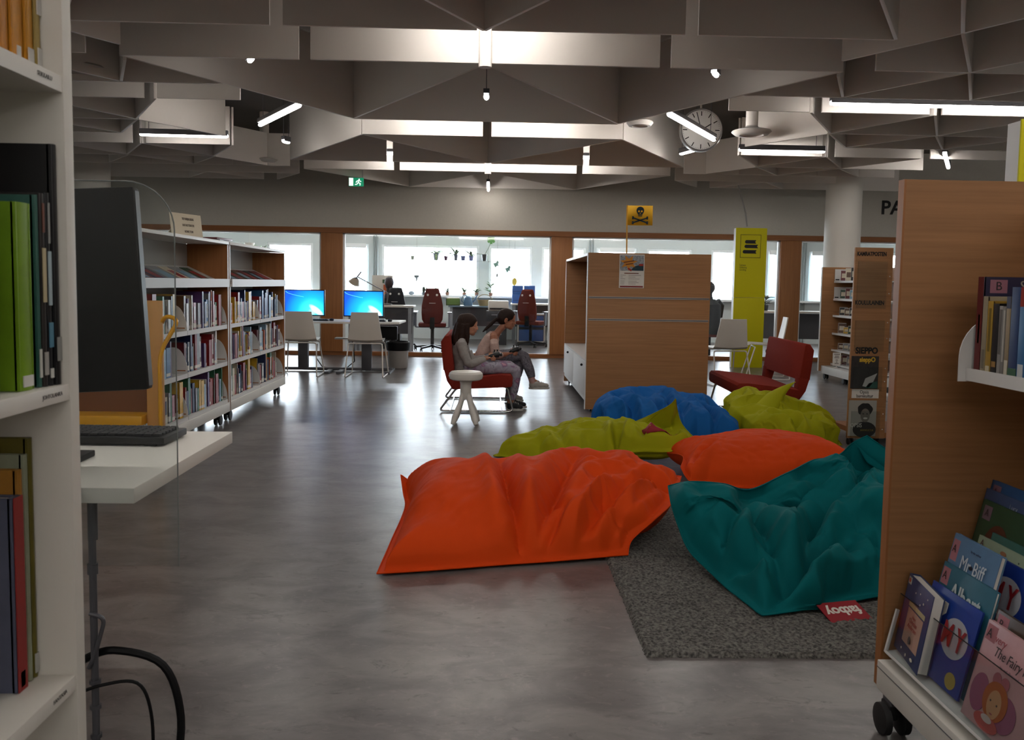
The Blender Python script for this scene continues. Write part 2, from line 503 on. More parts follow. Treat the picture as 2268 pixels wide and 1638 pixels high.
# the joint posts on the middle axis
for Y, txt in ((6.0, 'second'), (11.75, 'last')):
    b = MB(); b.tube([(0, 0, -.03), (0, 0, .5)], .045, 10)
    tag(b.build('joint_post', M_BAF, loc=(XC, Y, HB)), 'slim white post joining the %s pair of lit baffles on the middle axis' % ('front' if txt == 'second' else 'rear'), 'ceiling post')

# ------------------------------------------------------------------ lamps
def tube_lamp(a, c, z, label, hood=True):
    a = Vector((a[0], a[1], z)); c = Vector((c[0], c[1], z))
    L = (c - a).length
    t = thing('tube_light', label, 'ceiling light', tuple((a + c) / 2), math.atan2(c.y - a.y, c.x - a.x), 'linear tube lights between the baffles')
    b = MB(); b.box((-L / 2, -.026, .020), (L / 2, .026, .06), bev=.004)
    if hood:
        b.box((-L / 2, -.026, .002), (L / 2, -.021, .022)); b.box((-L / 2, .021, .002), (L / 2, .026, .022))
    b.build('housing', M_GREY, t)
    b = MB(); b.tube([(-L / 2, 0, 0), (-L / 2 + .03, 0, 0), (L / 2 - .03, 0, 0), (L / 2, 0, 0)], [.013, .0195, .0195, .013], 12); b.build('diffuser', M_TUBE, t)
    for s in (-1, 1):
        b = MB(); b.tube([(s * L * .4, 0, .06), (s * L * .4, 0, (3.4 if z > 2.4 else 2.45) - z)], .003, 6); b.build('cord', M_GREY, t)
    return t
tube_lamp((-3.754, 9.37), (-2.834, 9.40), 2.72, 'bright tube light crosswise at far left above the left bookcases')
tube_lamp((-2.306, 8.68), (-1.68, 7.65), 2.72, 'bright tube light slanting up to the right, left of the middle field', False)
tube_lamp((1.548, 7.70), (2.30, 9.00), 2.72, 'bright tube light slanting down across the face of the round clock', False)
tube_lamp((2.16, 9.97), (2.27, 9.62), 2.72, 'short lit tube end showing below the round clock')
tube_lamp((2.732, 9.60), (3.691, 9.60), 2.72, 'bright crosswise tube light right of the round clock')
tube_lamp((2.769, 7.12), (4.95, 7.12), 2.72, 'long bright crosswise tube light at the upper right')
tube_lamp((5.03, 9.57), (5.66, 10.66), 2.72, 'short bright tube light above the orange-brown bookcase at right')
tube_lamp((-1.70, 6.22), (-1.75, 6.32), 2.755, 'tube light whose lit end peeps below the left lit baffle')
tube_lamp((1.60, 6.34), (1.65, 6.44), 2.755, 'tube light whose lit end peeps below the right lit baffle')
tube_lamp((-2.83, 6.84), (-2.83, 6.94), 2.755, 'stub of tube light with lit end at upper left beside the white shelf')
tube_lamp((XC, 7.28), (XC, 7.40), 2.755, 'tube light seen end-on on the middle axis of the ceiling')
tube_lamp((-2.36, 9.86), (-2.31, 9.95), 2.755, 'tube light with lit end beneath the left slanting lit baffles')
tube_lamp((XC, 12.7), (XC, 13.72), 2.66, 'tube light seen end-on close to the rear wall')
# lamps inside the lanes that light the white rows
tube_lamp((-.45, 5.62), (.35, 5.62), 2.9, 'crosswise tube light hidden in the front lane of the ceiling', False)
tube_lamp((-.9, 8.55), (.8, 8.55), 2.84, 'crosswise tube light hidden in the middle lane of the ceiling', False)
tube_lamp((-1.5, 11.36), (1.4, 11.36), 2.86, 'crosswise tube light hidden in the rear lane of the ceiling', False)
# unseen lamps added for fill light over the part of the room behind and beside the photographer
for k, (x, y) in enumerate(((-2.6, 2.6), (0, 2.6), (2.6, 2.6), (0, -1.2), (-3.6, -3.2), (3.6, -3.2), (-1.8, -2.2), (1.8, -2.2), (0, -4.2), (-3.4, -.4), (3.4, -.4), (7.2, 4.5), (-6.6, 4.5), (8.5, 9))):
    tube_lamp((x - 1.2, y), (x + 1.2, y), 2.86 if y < 3 else 2.95 if y > 9.5 else 2.9 if 8.7 < y < 8.8 else 2.98 if y == 6.4 else 2.8, 'unseen tube light added as fill beside and behind the camera, %s of these' % ordinal(k), False)

for k, x in enumerate((-3.4, -.6, 2.2, 5.0)):  # unseen lamps added under the office ceiling to brighten the office
    tube_lamp((x - .9, 16.4), (x + .9, 16.4), 2.36, 'unseen tube light added to brighten the office behind the glass, %s from left' % ordinal(k), False)

# ------------------------------------------------------------------ ceiling discs, clock, exit sign, power cable
for x, y, r, lb in ((2.62, 8.78, .20, 'round white air diffuser right of the clock'), (-3.02, 11.6, .2, 'round white air diffuser above the exit sign on the left'),
                    (-3.15, 6.72, .22, 'round white air diffuser beside the top of the white shelf'), (1.42, 8.42, .13, 'small round white sensor dish left of the clock')):
    t = thing('air_diffuser', lb, 'air diffuser', (x, y, 2.74), 0, 'round ceiling dishes')
    b = MB(); b.lathe([(0, .01), (r * .55, .008), (r * .6, -.004), (r * .82, .0), (r, .03), (r * .96, .042), (r * .35, .075), (r * .3, .09), (0, .09)], 36); b.build('dish', mat('dish_white', '#c4c0ba', .5), t)
    b = MB(); b.cyl((0, 0, .09), (0, 0, .66), r * .3, 20); b.build('neck', M_BAF, t)
clk = thing('wall_clock', 'round white station clock with black bars hung under the ceiling', 'clock', (2.30, 9.6, 2.925))
R_ = .222
T = Matrix.Rotation(PI / 2, 4, 'X')
b = MB(); b.lathe([(0, -.07), (R_ * .9, -.07), (R_ + .012, -.05), (R_ + .014, .02), (R_ + .004, .03), (R_ - .008, .022), (R_ - .008, -.02), (0, -.02)], 48, T); b.build('case', mat('clock_rim', '#9b9a99', .35, .5), clk)
b = MB(); b.lathe([(0, .012), (R_ - .008, .012)], 48, T); b.build('dial', mat('clock_dial', '#e9e8e5', .35), clk)
b = MB()
for k in range(60):
    a = k * PI / 30; big = k % 5 == 0
    r0, r1, w = (R_ * .70, R_ * .92, .010) if big else (R_ * .89, R_ * .92, .003)
    b.flat((math.sin(a) * r0, math.cos(a) * r0), (math.sin(a) * r1, math.cos(a) * r1), w if big else .003, .001, -.0135)
b.build('hour_marks', M_BLACK, clk)
for nm, a, l, w in (('hour_hand', 58, .13, .011), ('minute_hand', -16, .20, .008)):
    a = math.radians(a); b = MB()
    b.flat((-math.sin(a) * .035, -math.cos(a) * .035), (math.sin(a) * l, math.cos(a) * l), w, .002, -.017); b.build(nm, M_BLACK, clk)
b = MB(); a = math.radians(-118); b.flat((0, 0), (math.sin(a) * .03, math.cos(a) * .03), .008, .002, -.02); b.build('second_hand', mat('signal_red', '#a02818', .5), clk)
b = MB(); b.cyl((0, .02, R_), (0, .02, .475), .012, 10); b.build('hanger', M_BAF, clk)
ex = thing('exit_sign', 'small green running-man exit sign hanging from the ceiling', 'sign', (-1.95, 12.5, 2.615))
b = MB(); b.box((-.105, -.02, -.06), (.105, .02, .06), bev=.004); b.build('lamp_body', mat('exit_green', '#0d6b4a', .4, emit=('#0d7a55', .35)), ex)
b = MB(); w = -.0215
b.box((-.10, w, -.055), (-.04, w + .002, .055))
b.ball((.045, w, .036), (.010, .002, .010), sub=2)
for p, q in (((.04, .025), (.03, -.01)), ((.04, .02), (.075, .005)), ((.04, .02), (.012, .012)), ((.012, .012), (.0, -.01)), ((.03, -.01), (.062, -.022)), ((.062, -.022), (.055, -.05)), ((.03, -.01), (.012, -.035)), ((.012, -.035), (-.015, -.037))):
    b.flat(p, q, .012, .002, w)
b.build('pictogram', mat('exit_white', '#d9efe6', .5, emit=('#d9efe6', .5)), ex)
b = MB(); b.cyl((.09, 0, .06), (.09, 0, .78), .008, 8); b.build('hanger', M_WMETAL, ex)
b = MB(); b.tube([(3.50, 12.75, 3.4), (3.52, 12.75, 3.2), (3.56, 12.75, 3.0), (3.62, 12.75, 2.75), (3.70, 12.75, 2.5), (3.76, 12.75, 2.3), (3.79, 12.75, 2.10)], .012, 8)
tag(b.build('power_cable', mat('cable_grey', '#8a8884', .5)), 'grey power cable curving from the ceiling to the lime sign pillar', 'cable')
# letters on the rear wall
lettering('PA', .31, M_BLACK, None, (6.30, YP - .066, 2.515), name='wall_lettering', depth=.004, align='LEFT', bold=.006)
tag(bpy.data.objects['wall_lettering'], 'big black letters PA on the pale rear wall at right', 'lettering')
# ------------------------------------------------------------------ books
PAL = {'red': '#8e1f22', 'dark red': '#5e1a20', 'orange': '#c4572a', 'yellow': '#c9a02c', 'cream': '#c9bea6', 'white': '#cfccc6', 'grey': '#84868a', 'dark blue': '#1f2f57',
       'blue': '#2b5f93', 'pale blue': '#7fa3b8', 'green': '#2f6b4a', 'dark green': '#23402f', 'black': '#191a1d', 'brown': '#5b3f2c', 'pink': '#b97f88', 'purple': '#54376b'}
def bk(c):
    return mat('book_' + c.replace(' ', '_'), PAL[c], .42, noise=(9, .22, (1, 1, 2)))
_bookmesh = {}
def book_mesh(t, d, h, colour, stripe=None):
    """One book standing on its tail: spine towards -y, boards in the yz plane, thickness along x."""
    b = MB(); c = .0025
    b.box((-t / 2 + c, -d / 2 + .004, .004), (t / 2 - c, d / 2 - .004, h - .004), 1)
    b.box((-t / 2, -d / 2, 0), (-t / 2 + c, d / 2, h), 0); b.box((t / 2 - c, -d / 2, 0), (t / 2, d / 2, h), 0)
    b.box((-t / 2, -d / 2, 0), (t / 2, -d / 2 + .004, h), 0)
    if stripe == 2:
        b.box((-t / 2 - .0004, -d / 2 - .0006, h * .05), (t / 2 + .0004, -d / 2 + .012, h * .05 + .022), 2)
    elif stripe:
        b.box((-t / 2 - .0004, -d / 2 - .0006, h * .06), (t / 2 + .0004, -d / 2 + .012, h * .06 + .035), 2)
        b.box((-t / 2 + t * .25, -d / 2 - .0006, h * .35), (t / 2 - t * .25, -d / 2 + .001, h * .85), 3)
    return b
def book(t, d, h, colour, loc, rz, label, group, lean=0., stripe=True):
    stripe = (0, 1, 2, 0, 2)[int(abs(loc[1] * 7919 + loc[2] * 131)) % 5]
    b = book_mesh(t, d, h, colour, stripe)
    other = 'white' if colour not in ('white', 'cream', 'yellow') else 'dark blue'
    o = b.build('book', [bk(colour), M_PAGES, M_PAPER, bk(other)], loc=loc, smooth=0)
    o.rotation_euler = (0, lean, rz)
    return tag(o, label, 'book', group)

# ------------------------------------------------------------------ the two bays of the left bookcase
rb = random.Random(5)
SH = (.82, .515, .20)
SHN = ('top row', 'middle row', 'bottom row')
def left_bay(y0, y1, which):
    L = y1 - y0; D = .34
    t = thing('bookcase', '%s bay of the long low white and beech bookcase on wheels at left' % which, 'bookcase', (-2.165, (y0 + y1) / 2, 0), 0, 'left bookcase bays')
    h = L / 2
    for s, nm in ((-1, 'side_panel'), (1, 'side_panel')):
        b = MB(); b.box((-D, s * h - (.028 if s > 0 else 0), .10), (-.002, s * h + (0 if s > 0 else .028), 1.48), 0)
        b.box((-.002, s * h - (.028 if s > 0 else 0), .10), (0, s * h + (0 if s > 0 else .028), 1.48), 1)
        b.build(nm, [M_WOODV, M_WMETAL], t)
    b = MB(); b.box((-D - .01, -h, 1.482), (.006, h, 1.506), bev=.003); b.build('top_board', M_WLAM, t)
    b = MB(); b.box((-D, -h + .03, .2), (-D + .012, h - .03, 1.48)); b.build('back_panel', mat('back_grey', '#a09d97', .7), t)
    b = MB(); b.prism([(-D + .02, 1.30), (-D + .02, 1.29), (-.01, 1.135), (.015, 1.135), (.015, 1.20), (.005, 1.20), (.005, 1.15)], -h + .03, h - .03, Matrix.Rotation(PI / 2, 4, 'X'))
    b.build('display_shelf', M_WMETAL, t)
    for z in SH:
        for k in (0, 1):
            a = -h + .03 + k * (L - .06) / 2; c = a + (L - .06) / 2 - .008
            b = MB(); b.box((-.30, a, z - .02), (-.005, c, z), bev=.002); b.box((-.012, a, z - .028), (-.004, c, z + .006))
            s = b.build('shelf', M_WMETAL, t)
            b = MB(); q = [(-.005, z)] + [(-.10 + .095 * math.cos(a_), z + .19 * math.sin(a_)) for a_ in [i * PI / 18 for i in range(1, 10)]] + [(-.28, z + .19), (-.28, z)]
            b.prism([(x, zz) for x, zz in q], -c, -c + .003, Matrix.Rotation(PI / 2, 4, 'X'))
            b.box((-.09, c - .0045, z + .02), (-.02, c - .0028, z + .028), 1)
            b.build('shelf_end', [M_WMETAL, M_WOODV], s)
    b = MB(); b.box((-.33, -h + .004, .10), (.004, h - .004, .178), bev=.004); b.build('plinth', M_WLAM, t)
    for x in (-.29, -.06):
        for y in (-h + .12, h - .12):
            caster(t, (x, y, 0), .045)
    # books, spines to the aisle (+x): root turned so that local -y looks along +x
    for r, z in enumerate(SH):
        for k in (0, 1):
            y = y0 + .045 + k * (L - .06) / 2; yend = y + (L - .06) / 2 - (.16 if rb.random() < .5 else .03)
            n = 0
            while True:
                th = rb.choice((.018, .025, .032, .04, .05, .07)); hh = rb.choice((rb.uniform(.17, .22), rb.uniform(.21, .29))) * (1 if r else 1.0)
                if y + th > yend: break
                col = rb.choice(['red', 'white', 'red', 'cream', 'blue', 'orange', 'dark blue', 'green', 'grey', 'pink', 'dark red', 'pale blue', 'yellow', 'brown', 'black', 'purple'] if which == 'near' or r else
                                ['cream', 'red', 'yellow', 'white', 'purple', 'dark blue', 'orange', 'dark blue', 'grey', 'pale blue', 'dark red', 'blue'])
                dd = rb.uniform(.19, .23)
                nb = 'right half' if k else 'left half'
                book(th, dd, hh, col, (-2.165 - .03 - dd / 2 - rb.uniform(0, .015), y + th / 2, z + .0015), PI / 2,
                     '%s %s book, %s in %s of %s, %s left bookcase bay' % ('tall' if hh > .24 else 'small', col, ordinal(n), nb, SHN[r], which), 'picture books in the left bookcase')
                y += th + .0015; n += 1
                if rb.random() < .08: y += .05
    # books lying on the sloping display shelf
    y = y0 + .07; n = 0
    while y < y1 - .3:
        col = rb.choice(['dark blue', 'brown', 'black', 'dark red', 'grey', 'dark green', 'cream']); w = rb.uniform(.17, .24)
        b = MB(); b.box((-.26, -w / 2, .0), (-.004, w / 2, .003), 0); b.box((-.257, -w / 2 + .004, .003), (-.007, w / 2 - .003, .013), 1); b.box((-.26, -w / 2, .013), (-.004, w / 2, .016), 0)
        b.box((-.2, -w * .3, .016), (-.08, w * .3, .0165), 2)
        o = b.build('book', [bk(col), M_PAGES, bk('pale blue' if n % 2 else 'red')], loc=(-2.165 - .004, y + w / 2, 1.156), smooth=0)
        o.rotation_euler = (0, math.radians(25.8), 0)
        tag(o, '%s book lying face up on the sloping shelf, %s from left, %s left bay' % (col, ordinal(n), which), 'book', 'books on the sloping display shelves')
        y += w + rb.uniform(.012, .04); n += 1
    return t
def caster(parent, loc, r, w=.05, m=None):
    b = MB()
    x, y, z = loc
    for s in (-1, 1):
        b.tube([(x + s * w * .2, y, r), (x + s * w * .25, y, r), (x + s * w * .5, y, r), (x + s * w * .55, y, r)], [r * .86, r, r * .97, r * .7], 20)
    b.cyl((x, y, r), (x, y, 2 * r + .012), r * .3, 10)
    b.box((x - w * .3, y - r * .6, r * 1.5), (x + w * .3, y + r * .6, r * 2.05), bev=.004)
    return b.build('caster', m or M_RUB, parent)
left_bay(7.19, 9.10, 'far')
left_bay(5.24, 7.165, 'near')
sg = thing('shelf_sign', 'cream card sign with three blurred text lines standing on the left bookcase', 'sign', (-2.34, 6.72, 1.506), math.radians(72))
b = MB(); b.box((-.185, -.002, 0), (.185, .002, .19)); b.build('card', mat('cream_card', '#cfc3ac', .85), sg).rotation_euler = (-.12, 0, 0)
for txt, z, w in (('TIETOKIRJALLISUUS', .148, .8), ('FAKTALITTERATUR', .10, .85), ('NONFICTION', .052, .75)):
    lettering(txt, .026, mat('soft_ink', '#6f655f', .8), sg, (.02, -.0035 + z * .12, z), (PI / 2 - .12, 0, 0), sx=.62)
b = MB(); b.cbox((0, .06, .04), (.3, .004, .1), rot=(.7, 0, 0)); b.build('foot', mat('cream_card', '#cfc3ac'), sg)
# a pair of books lying on top of the bookcase, near the joint of the two bays
for k, (c, z) in enumerate((('grey', 1.506), ('dark red', 1.524))):
    b = MB(); b.box((-.12, -.16, 0), (.12, .16, .016), bev=.002)
    o = b.build('book', [bk(c)], loc=(-2.35, 7.25 + .05 * k, z), rot=(0, 0, .1 - .2 * k))
    tag(o, '%s book lying flat on top of the left bookcase, %s of two' % (c, 'lower' if k == 0 else 'upper'), 'book', 'books lying on the bookcase top')

# ------------------------------------------------------------------ middle bookcase with flag and notice
mc = thing('bookcase', 'tall beech double bookcase in the middle with a flag and notice on its end panel', 'bookcase', (1.48, 8.0, 0))
b = MB(); b.box((-.575, 0, .03), (.575, .028, 1.50), bev=.003); b.build('end_panel', M_WOOD, mc)
b = MB(); b.box((-.575, 2.36, .03), (.575, 2.388, 1.50), bev=.003); b.build('end_panel', M_WOOD, mc)
b = MB(); b.box((-.572, .028, 1.475), (.572, 2.36, 1.5)); b.build('top_board', M_WOODY, mc)
b = MB(); b.box((-.30, .028, .13), (-.27, 2.36, 1.475)); b.box((.27, .028, .13), (.30, 2.36, 1.475)); b.build('back_panel', M_WOODY, mc)
b = MB(); b.box((-.572, .03, .10), (.572, 2.358, .135)); b.build('plinth', M_WMETAL, mc)
b = MB(); b.box((-.58, .035, .14), (-.56, 1.19, .475), bev=.003); d = b.build('door', M_WMETAL, mc)
b = MB(); b.ball((-.592, .25, .43), .013, sub=2); b.build('knob', M_DARK, d)
b = MB(); b.box((-.58, 1.198, .14), (-.56, 2.355, .475), bev=.003); d = b.build('door', M_WMETAL, mc)
b = MB(); b.ball((-.592, 1.75, .43), .013, sub=2); b.build('knob', M_DARK, d)
b = MB(); b.box((-.578, .03, .478), (-.30, 2.358, .492)); b.build('shelf', M_WMETAL, mc)
for z in (1.083, .876):
    b = MB()
    for dz in (-.008, .006):
        b.box((-.565, -.006, z + dz), (.565, .002, z + dz + .006), bev=.001)
    b.box((-.565, -.0012, z - .002), (.565, .001, z + .006), 1)
    b.build('slat_rail', [mat('rail_aluminium', '#a39a90', .45), M_GREY], mc)
b = MB(); b.box((-.583, -.002, .03), (-.575, .03, 1.5)); b.build('edge_strip', M_WMETAL, mc)
for x in (-.5, .5):
    for y in (.1, 2.28):
        caster(mc, (x, y, 0), .045)
fl = thing('flag', 'small yellow flag with black skull and crossbones standing on the middle bookcase', 'flag', (1.268, 8.055, 1.50))
b = MB(); b.cyl((0, 0, 0), (-.007, 0, .445), .0065, 8); b.build('pole', M_YEL, fl)
b = MB()
nx = 14; P = [[(-.012 + .245 * i / nx, .012 * math.sin(i / nx * 5), .262 + .183 * j) for i in range(nx + 1)] for j in (0, 1)]
vv = [b._v(r) for r in P]
for i in range(nx):
    b.bm.faces.new((vv[0][i], vv[0][i + 1], vv[1][i + 1], vv[1][i]))
cl = b.build('cloth', mat('flag_yellow', '#e2ab1a', .8), fl)
sol = cl.modifiers.new('thick', 'SOLIDIFY'); sol.thickness = .002
b = MB(); b.M = Matrix.Translation((.115, -.0155, .36))
b.prism([(x, z) for x, z in arc((0, .038), .036, -.5, PI + .5, 16)] + [(-.02, .0), (-.018, -.016), (.018, -.016), (.02, .0)], .0, .001, Matrix.Rotation(PI / 2, 4, 'X'))
for s in (-1, 1):
    b.flat((-.066 * s, -.075), (.066 * s, -.03), .013, .0014, -.0006)
    for e in (-1, 1):
        for q in (-1, 1):
            b.ball((.067 * s * e, 0, -.0525 + .0225 * e + q * .007), (.010, .0014, .008), sub=2)
b.build('skull_and_bones', mat('flag_ink', '#152a33', .8), fl)
b = MB(); b.M = Matrix.Translation((.115, -.0185, .36))
for x in (-.013, .013):
    b.ball((x, 0, .03), (.0085, .001, .009), sub=2)
b.prism([(-.005, .008), (.005, .008), (0, .02)], 0, .001, Matrix.Rotation(PI / 2, 4, 'X'))
b.box((-.017, -.0005, -.006), (.017, .0005, -.003))
b.build('eye_holes', mat('flag_yellow', '#e2ab1a'), fl)
no = thing('notice', 'printed notice with orange star and red foot strip taped to the middle bookcase', 'notice', (1.311, 7.996, 1.177))
b = MB(); b.box((-.117, -.001, 0), (.117, .001, .312)); b.build('sheet', M_PAPER, no)
b = MB(); b.box((-.11, -.0022, .16), (.11, -.001, .302)); b.build('photo', mat('photo_grey', '#8d9298', .7, noise=(60, .6, (1, 1, 1))), no)
b = MB(); pts = []
for k in range(14):
    a = k * PI / 7 + .2; r = .075 if k % 2 == 0 else .036
    pts.append((r * math.cos(a) * 1.15, r * math.sin(a)))
b.prism(pts, 0, .0012, Matrix.Translation((-.03, -.0024, .235)) @ Matrix.Rotation(PI / 2, 4, 'X')); b.build('star', mat('star_orange', '#c98427', .7), no)
b = MB(); b.prism([(-.01, .165), (.02, .198), (.108, .228), (.108, .162), (.05, .162)], 0, .001, Matrix.Translation((0, -.0026, 0)) @ Matrix.Rotation(PI / 2, 4, 'X')); b.build('photo_patch', mat('patch_teal', '#1d3a44', .7), no)
b = MB(); b.cbox((.085, -.0042, .215), (.04, .001, .02)); b.cbox((-.02, -.0042, .172), (.04, .001, .016), rot=(0, .6, 0)); b.build('photo_patch', mat('signal_red', '#a02818'), no)
b = MB(); b.box((-.108, -.0022, .006), (.108, -.001, .02)); b.build('foot_strip', mat('strip_red', '#7e1d1d', .7), no)
b = MB(); rr = random.Random(2)
for z in (.117, .10, .082, .063, .05, .036):
    b.box((-.105, -.0018, z), (-.105 + rr.uniform(.02, .05), -.001, z + .003)); b.box((-.03, -.0018, z), (-.03 + rr.uniform(.06, .12), -.001, z + .003))
b.build('text_lines', mat('soft_ink', '#6f655f'), no)
b = MB(); b.cbox((-.03, -.0046, .245), (.10, .0008, .009), rot=(0, -.17, 0)); b.cbox((-.025, -.0046, .222), (.07, .0008, .009), rot=(0, -.17, 0)); b.box((-.07, -.0018, .132), (.065, -.001, .14)); b.build('heading', mat('heading_brown', '#6a3212', .7), no)

# ------------------------------------------------------------------ media case, magazine stand (right, middle distance)
md = thing('media_case', 'open beech and white case of film boxes on wheels beside the white column', 'media case', (4.60, 11.35, 0))
b = MB(); b.box((-.19, .0, .10), (.62, .028, 1.485), 0); b.box((-.197, -.001, .10), (-.19, .029, 1.485), 1); b.build('end_panel', [M_WOOD, M_WMETAL], md)
b = MB(); b.box((.30, -1.5, .12), (.325, 0, 1.47)); b.build('back_panel', M_WOODY, md)
b = MB(); b.box((-.16, -1.6, .075), (.6, -.0, .175), bev=.004); b.build('plinth', M_WMETAL, md)
for z in (1.30, 1.065, .847, .612, .392, .205):
    b = MB(); b.box((-.03, -1.5, z - .012), (.3, -.01, z), bev=.002); b.box((-.035, -1.5, z - .02), (-.028, -.01, z + .006)); s = b.build('shelf', M_WMETAL, md)
    if z < 1.0:
        b = MB(); b.tube([(-.03, -1.5, z + .045), (-.03, -.02, z + .045)], .003, 6); b.build('wire_rail', M_STEEL, s)
    else:
        b = MB(); b.box((-.03, -.016, z), (.25, -.012, z + .16)); b.box((-.02, -.0175, z + .015), (.03, -.0158, z + .03), 1); b.build('shelf_end', [M_WMETAL, M_BLACK], s)
for x in (-.12,):
    for y in (-.08, -.70):
        caster(md, (x, y, 0), .038)
rm = random.Random(9)
for si, z in enumerate((1.30, 1.065, .847, .612, .392, .205)):
    for k in range(4):
        y = 11.35 - .10 - k * .16 - rm.uniform(0, .03); h = rm.uniform(.12, .19) if si < 2 else rm.uniform(.09, .15)
        col = rm.choice(['grey', 'black', 'dark red', 'brown', 'white', 'cream', 'yellow', 'dark green', 'pale blue'])
        b = MB(); b.box((-.05, -.008, 0), (.05, .008, h), 0, .001); b.box((-.047, -.0086, .008), (.047, -.008, h * .95), 1); b.box((-.035, -.009, h * .3), (.03, -.0086, h * .7), 2)
        o = b.build('film_box', [M_WMETAL, bk(col), bk('cream' if col != 'cream' else 'brown')], loc=(4.66, y, z + .001), rot=(-.12, 0, -.5), smooth=0)
        tag(o, '%s film box, %s shelf down in the media case, %s from end panel' % (col, ordinal(si), ordinal(k)), 'film box', 'film boxes in the media case')
lf = thing('leaflet_stand', 'small white leaflet holder with text lines standing at the foot of the media case', 'leaflet holder', (4.50, 10.98, .1755), -.3)
b = MB(); b.box((-.05, -.003, .03), (.05, .003, .20), bev=.002); b.build('card', M_PAPER, lf)
b = MB()
for z, w in ((.175, .07), (.15, .05), (.13, .06), (.10, .03), (.075, .02), (.055, .05)):
    b.box((-w / 2, -.0045, z), (w / 2, -.003, z + .009))
b.build('text_lines', mat('soft_ink', '#6f655f'), lf)
b = MB(); b.lathe([(0, 0), (.035, 0), (.03, .008), (.01, .014), (.008, .035), (0, .035)], 16); b.build('foot', M_WMETAL, lf)

ms = thing('magazine_stand', 'narrow beech magazine end panel with titled clear pockets, left of the near right case', 'magazine stand', (2.895, 6.45, 0))
b = MB(); b.box((-.145, 0, .06), (.145, .025, 1.515), bev=.002); b.build('panel', M_WOOD, ms)
b = MB(); b.box((.12, .025, .10), (.145, .6, 1.51)); b.box((-.02, .025, .06), (.6, .6, .1)); b.build('side_panel', M_WOODV, ms)
for z in (1.09, .66, .33):
    b = MB(); b.box((.147, .05, z), (.50, .55, z + .014), bev=.002); b.build('shelf', M_WMETAL, ms)
for z0, z1 in ((1.06, 1.50), (.735, 1.055), (.43, .70), (.07, .36)):
    b = MB(); b.box((-.125, -.012, z0), (.10, -.0095, z1 - .09)); b.box((-.125, -.0095, z0), (-.12, 0, z1 - .09)); b.box((-.125, -.012, z0 - .004), (.10, 0, z0)); b.build('clear_pocket', M_ACRYL, ms)
b = MB()
for z in (1.30, 1.17, .95, .83, .6, .5, .25, .13):
    b.ball((.125, -.001, z), .005, sub=1)
b.build('screws', M_WMETAL, ms)
lettering('KAMRATPOSTEN', .042, M_BLACK, ms, (-.02, -.002, 1.466), sx=.70, bold=.0015)
lettering('KOULULAINEN', .044, M_BLACK, ms, (-.02, -.002, 1.098), sx=.74, bold=.0015)
lettering('SIEPPO', .066, M_BLACK, ms, (-.025, -.002, .733), sx=.86, bold=.0025)
b = MB(); b.box((-.125, -.004, .37), (.083, 0, .438)); b.build('title_card', M_PAPER, ms)
lettering('Opsis', .036, M_BLACK, ms, (-.03, -.0055, .417), sx=.85); lettering('barnkultur', .036, M_BLACK, ms, (-.025, -.0055, .387), sx=.85)
mg = thing('magazine', 'dark children\'s magazine with yellow title in the third pocket of the magazine stand', 'magazine', (2.868, 6.4465, .443), 0, 'magazines in the stand')
b = MB(); b.box((-.112, -.002, 0), (.098, .002, .25)); b.build('cover', mat('magazine_dark', '#2a2623', .5, noise=(30, .5, (1, 1, 1))), mg)
lettering('sieppO', .05, mat('title_yellow', '#c8a224', .5), mg, (.01, -.003, .222), bold=.002, sx=.85)
b = MB(); b.prism([(-.02, .02), (.0, .08), (.09, .12), (.06, .05), (.03, .01)], 0, .0008, Matrix.Translation((0, -.0022, 0)) @ Matrix.Rotation(PI / 2, 4, 'X')); b.build('picture', mat('magazine_white', '#b9b8b2', .5), mg)
b = MB(); b.prism([(.0, .005), (.03, .045), (.095, .06), (.095, .005)], 0, .0008, Matrix.Translation((0, -.0022, 0)) @ Matrix.Rotation(PI / 2, 4, 'X')); b.build('picture', mat('magazine_green', '#29564a', .5), mg)
mg = thing('magazine', 'black and white magazine with a smiling portrait in the lowest pocket of the magazine stand', 'magazine', (2.868, 6.4465, .078), 0, 'magazines in the stand')
b = MB(); b.box((-.115, -.002, 0), (.098, .002, .275)); b.build('cover', mat('magazine_grey', '#9c998f', .5), mg)
TX = Matrix.Rotation(PI / 2, 4, 'X')
def blob(name, c, r, col, parent, y, n=20, wob=0.):
    b = MB(); b.prism([(c[0] + r[0] * math.cos(a) * (1 + wob * math.sin(a * 5 + 1)), c[1] + r[1] * math.sin(a) * (1 + wob * math.sin(a * 7))) for a in [2 * PI * i / n for i in range(n)]], 0, .0004, Matrix.Translation((0, y, 0)) @ TX)
    return b.build(name, mat(*col) if isinstance(col, tuple) else col, parent, smooth=0)
blob('portrait', (.01, .205), (.058, .05), ('print_black', '#15130f', .5), mg, -.0023, 24, .05)
blob('portrait', (.01, .05), (.09, .062), ('print_black', '#15130f', .5), mg, -.0023)
blob('portrait', (.012, .16), (.036, .053), ('print_grey', '#6d665c', .5), mg, -.0028)
blob('portrait', (.014, .138), (.017, .007), ('print_white', '#c9c5bc', .5), mg, -.0033, 12)
for x in (-.004, .026):
    blob('portrait', (x, .172), (.007, .004), ('print_black', '#15130f', .5), mg, -.0033, 8)
lettering('OPSIS', .045, M_PAPER, mg, (-.055, -.0034, .082), sx=.8)
lettering('BARNKULTUR', .02, mat('title_gold', '#8f7a2a', .5), mg, (.03, -.0034, .045), sx=.8)
for x, y in ((-.1, .05), (.1, .05), (.4, .5)):
    caster(ms, (x, y, 0), .028, .04)
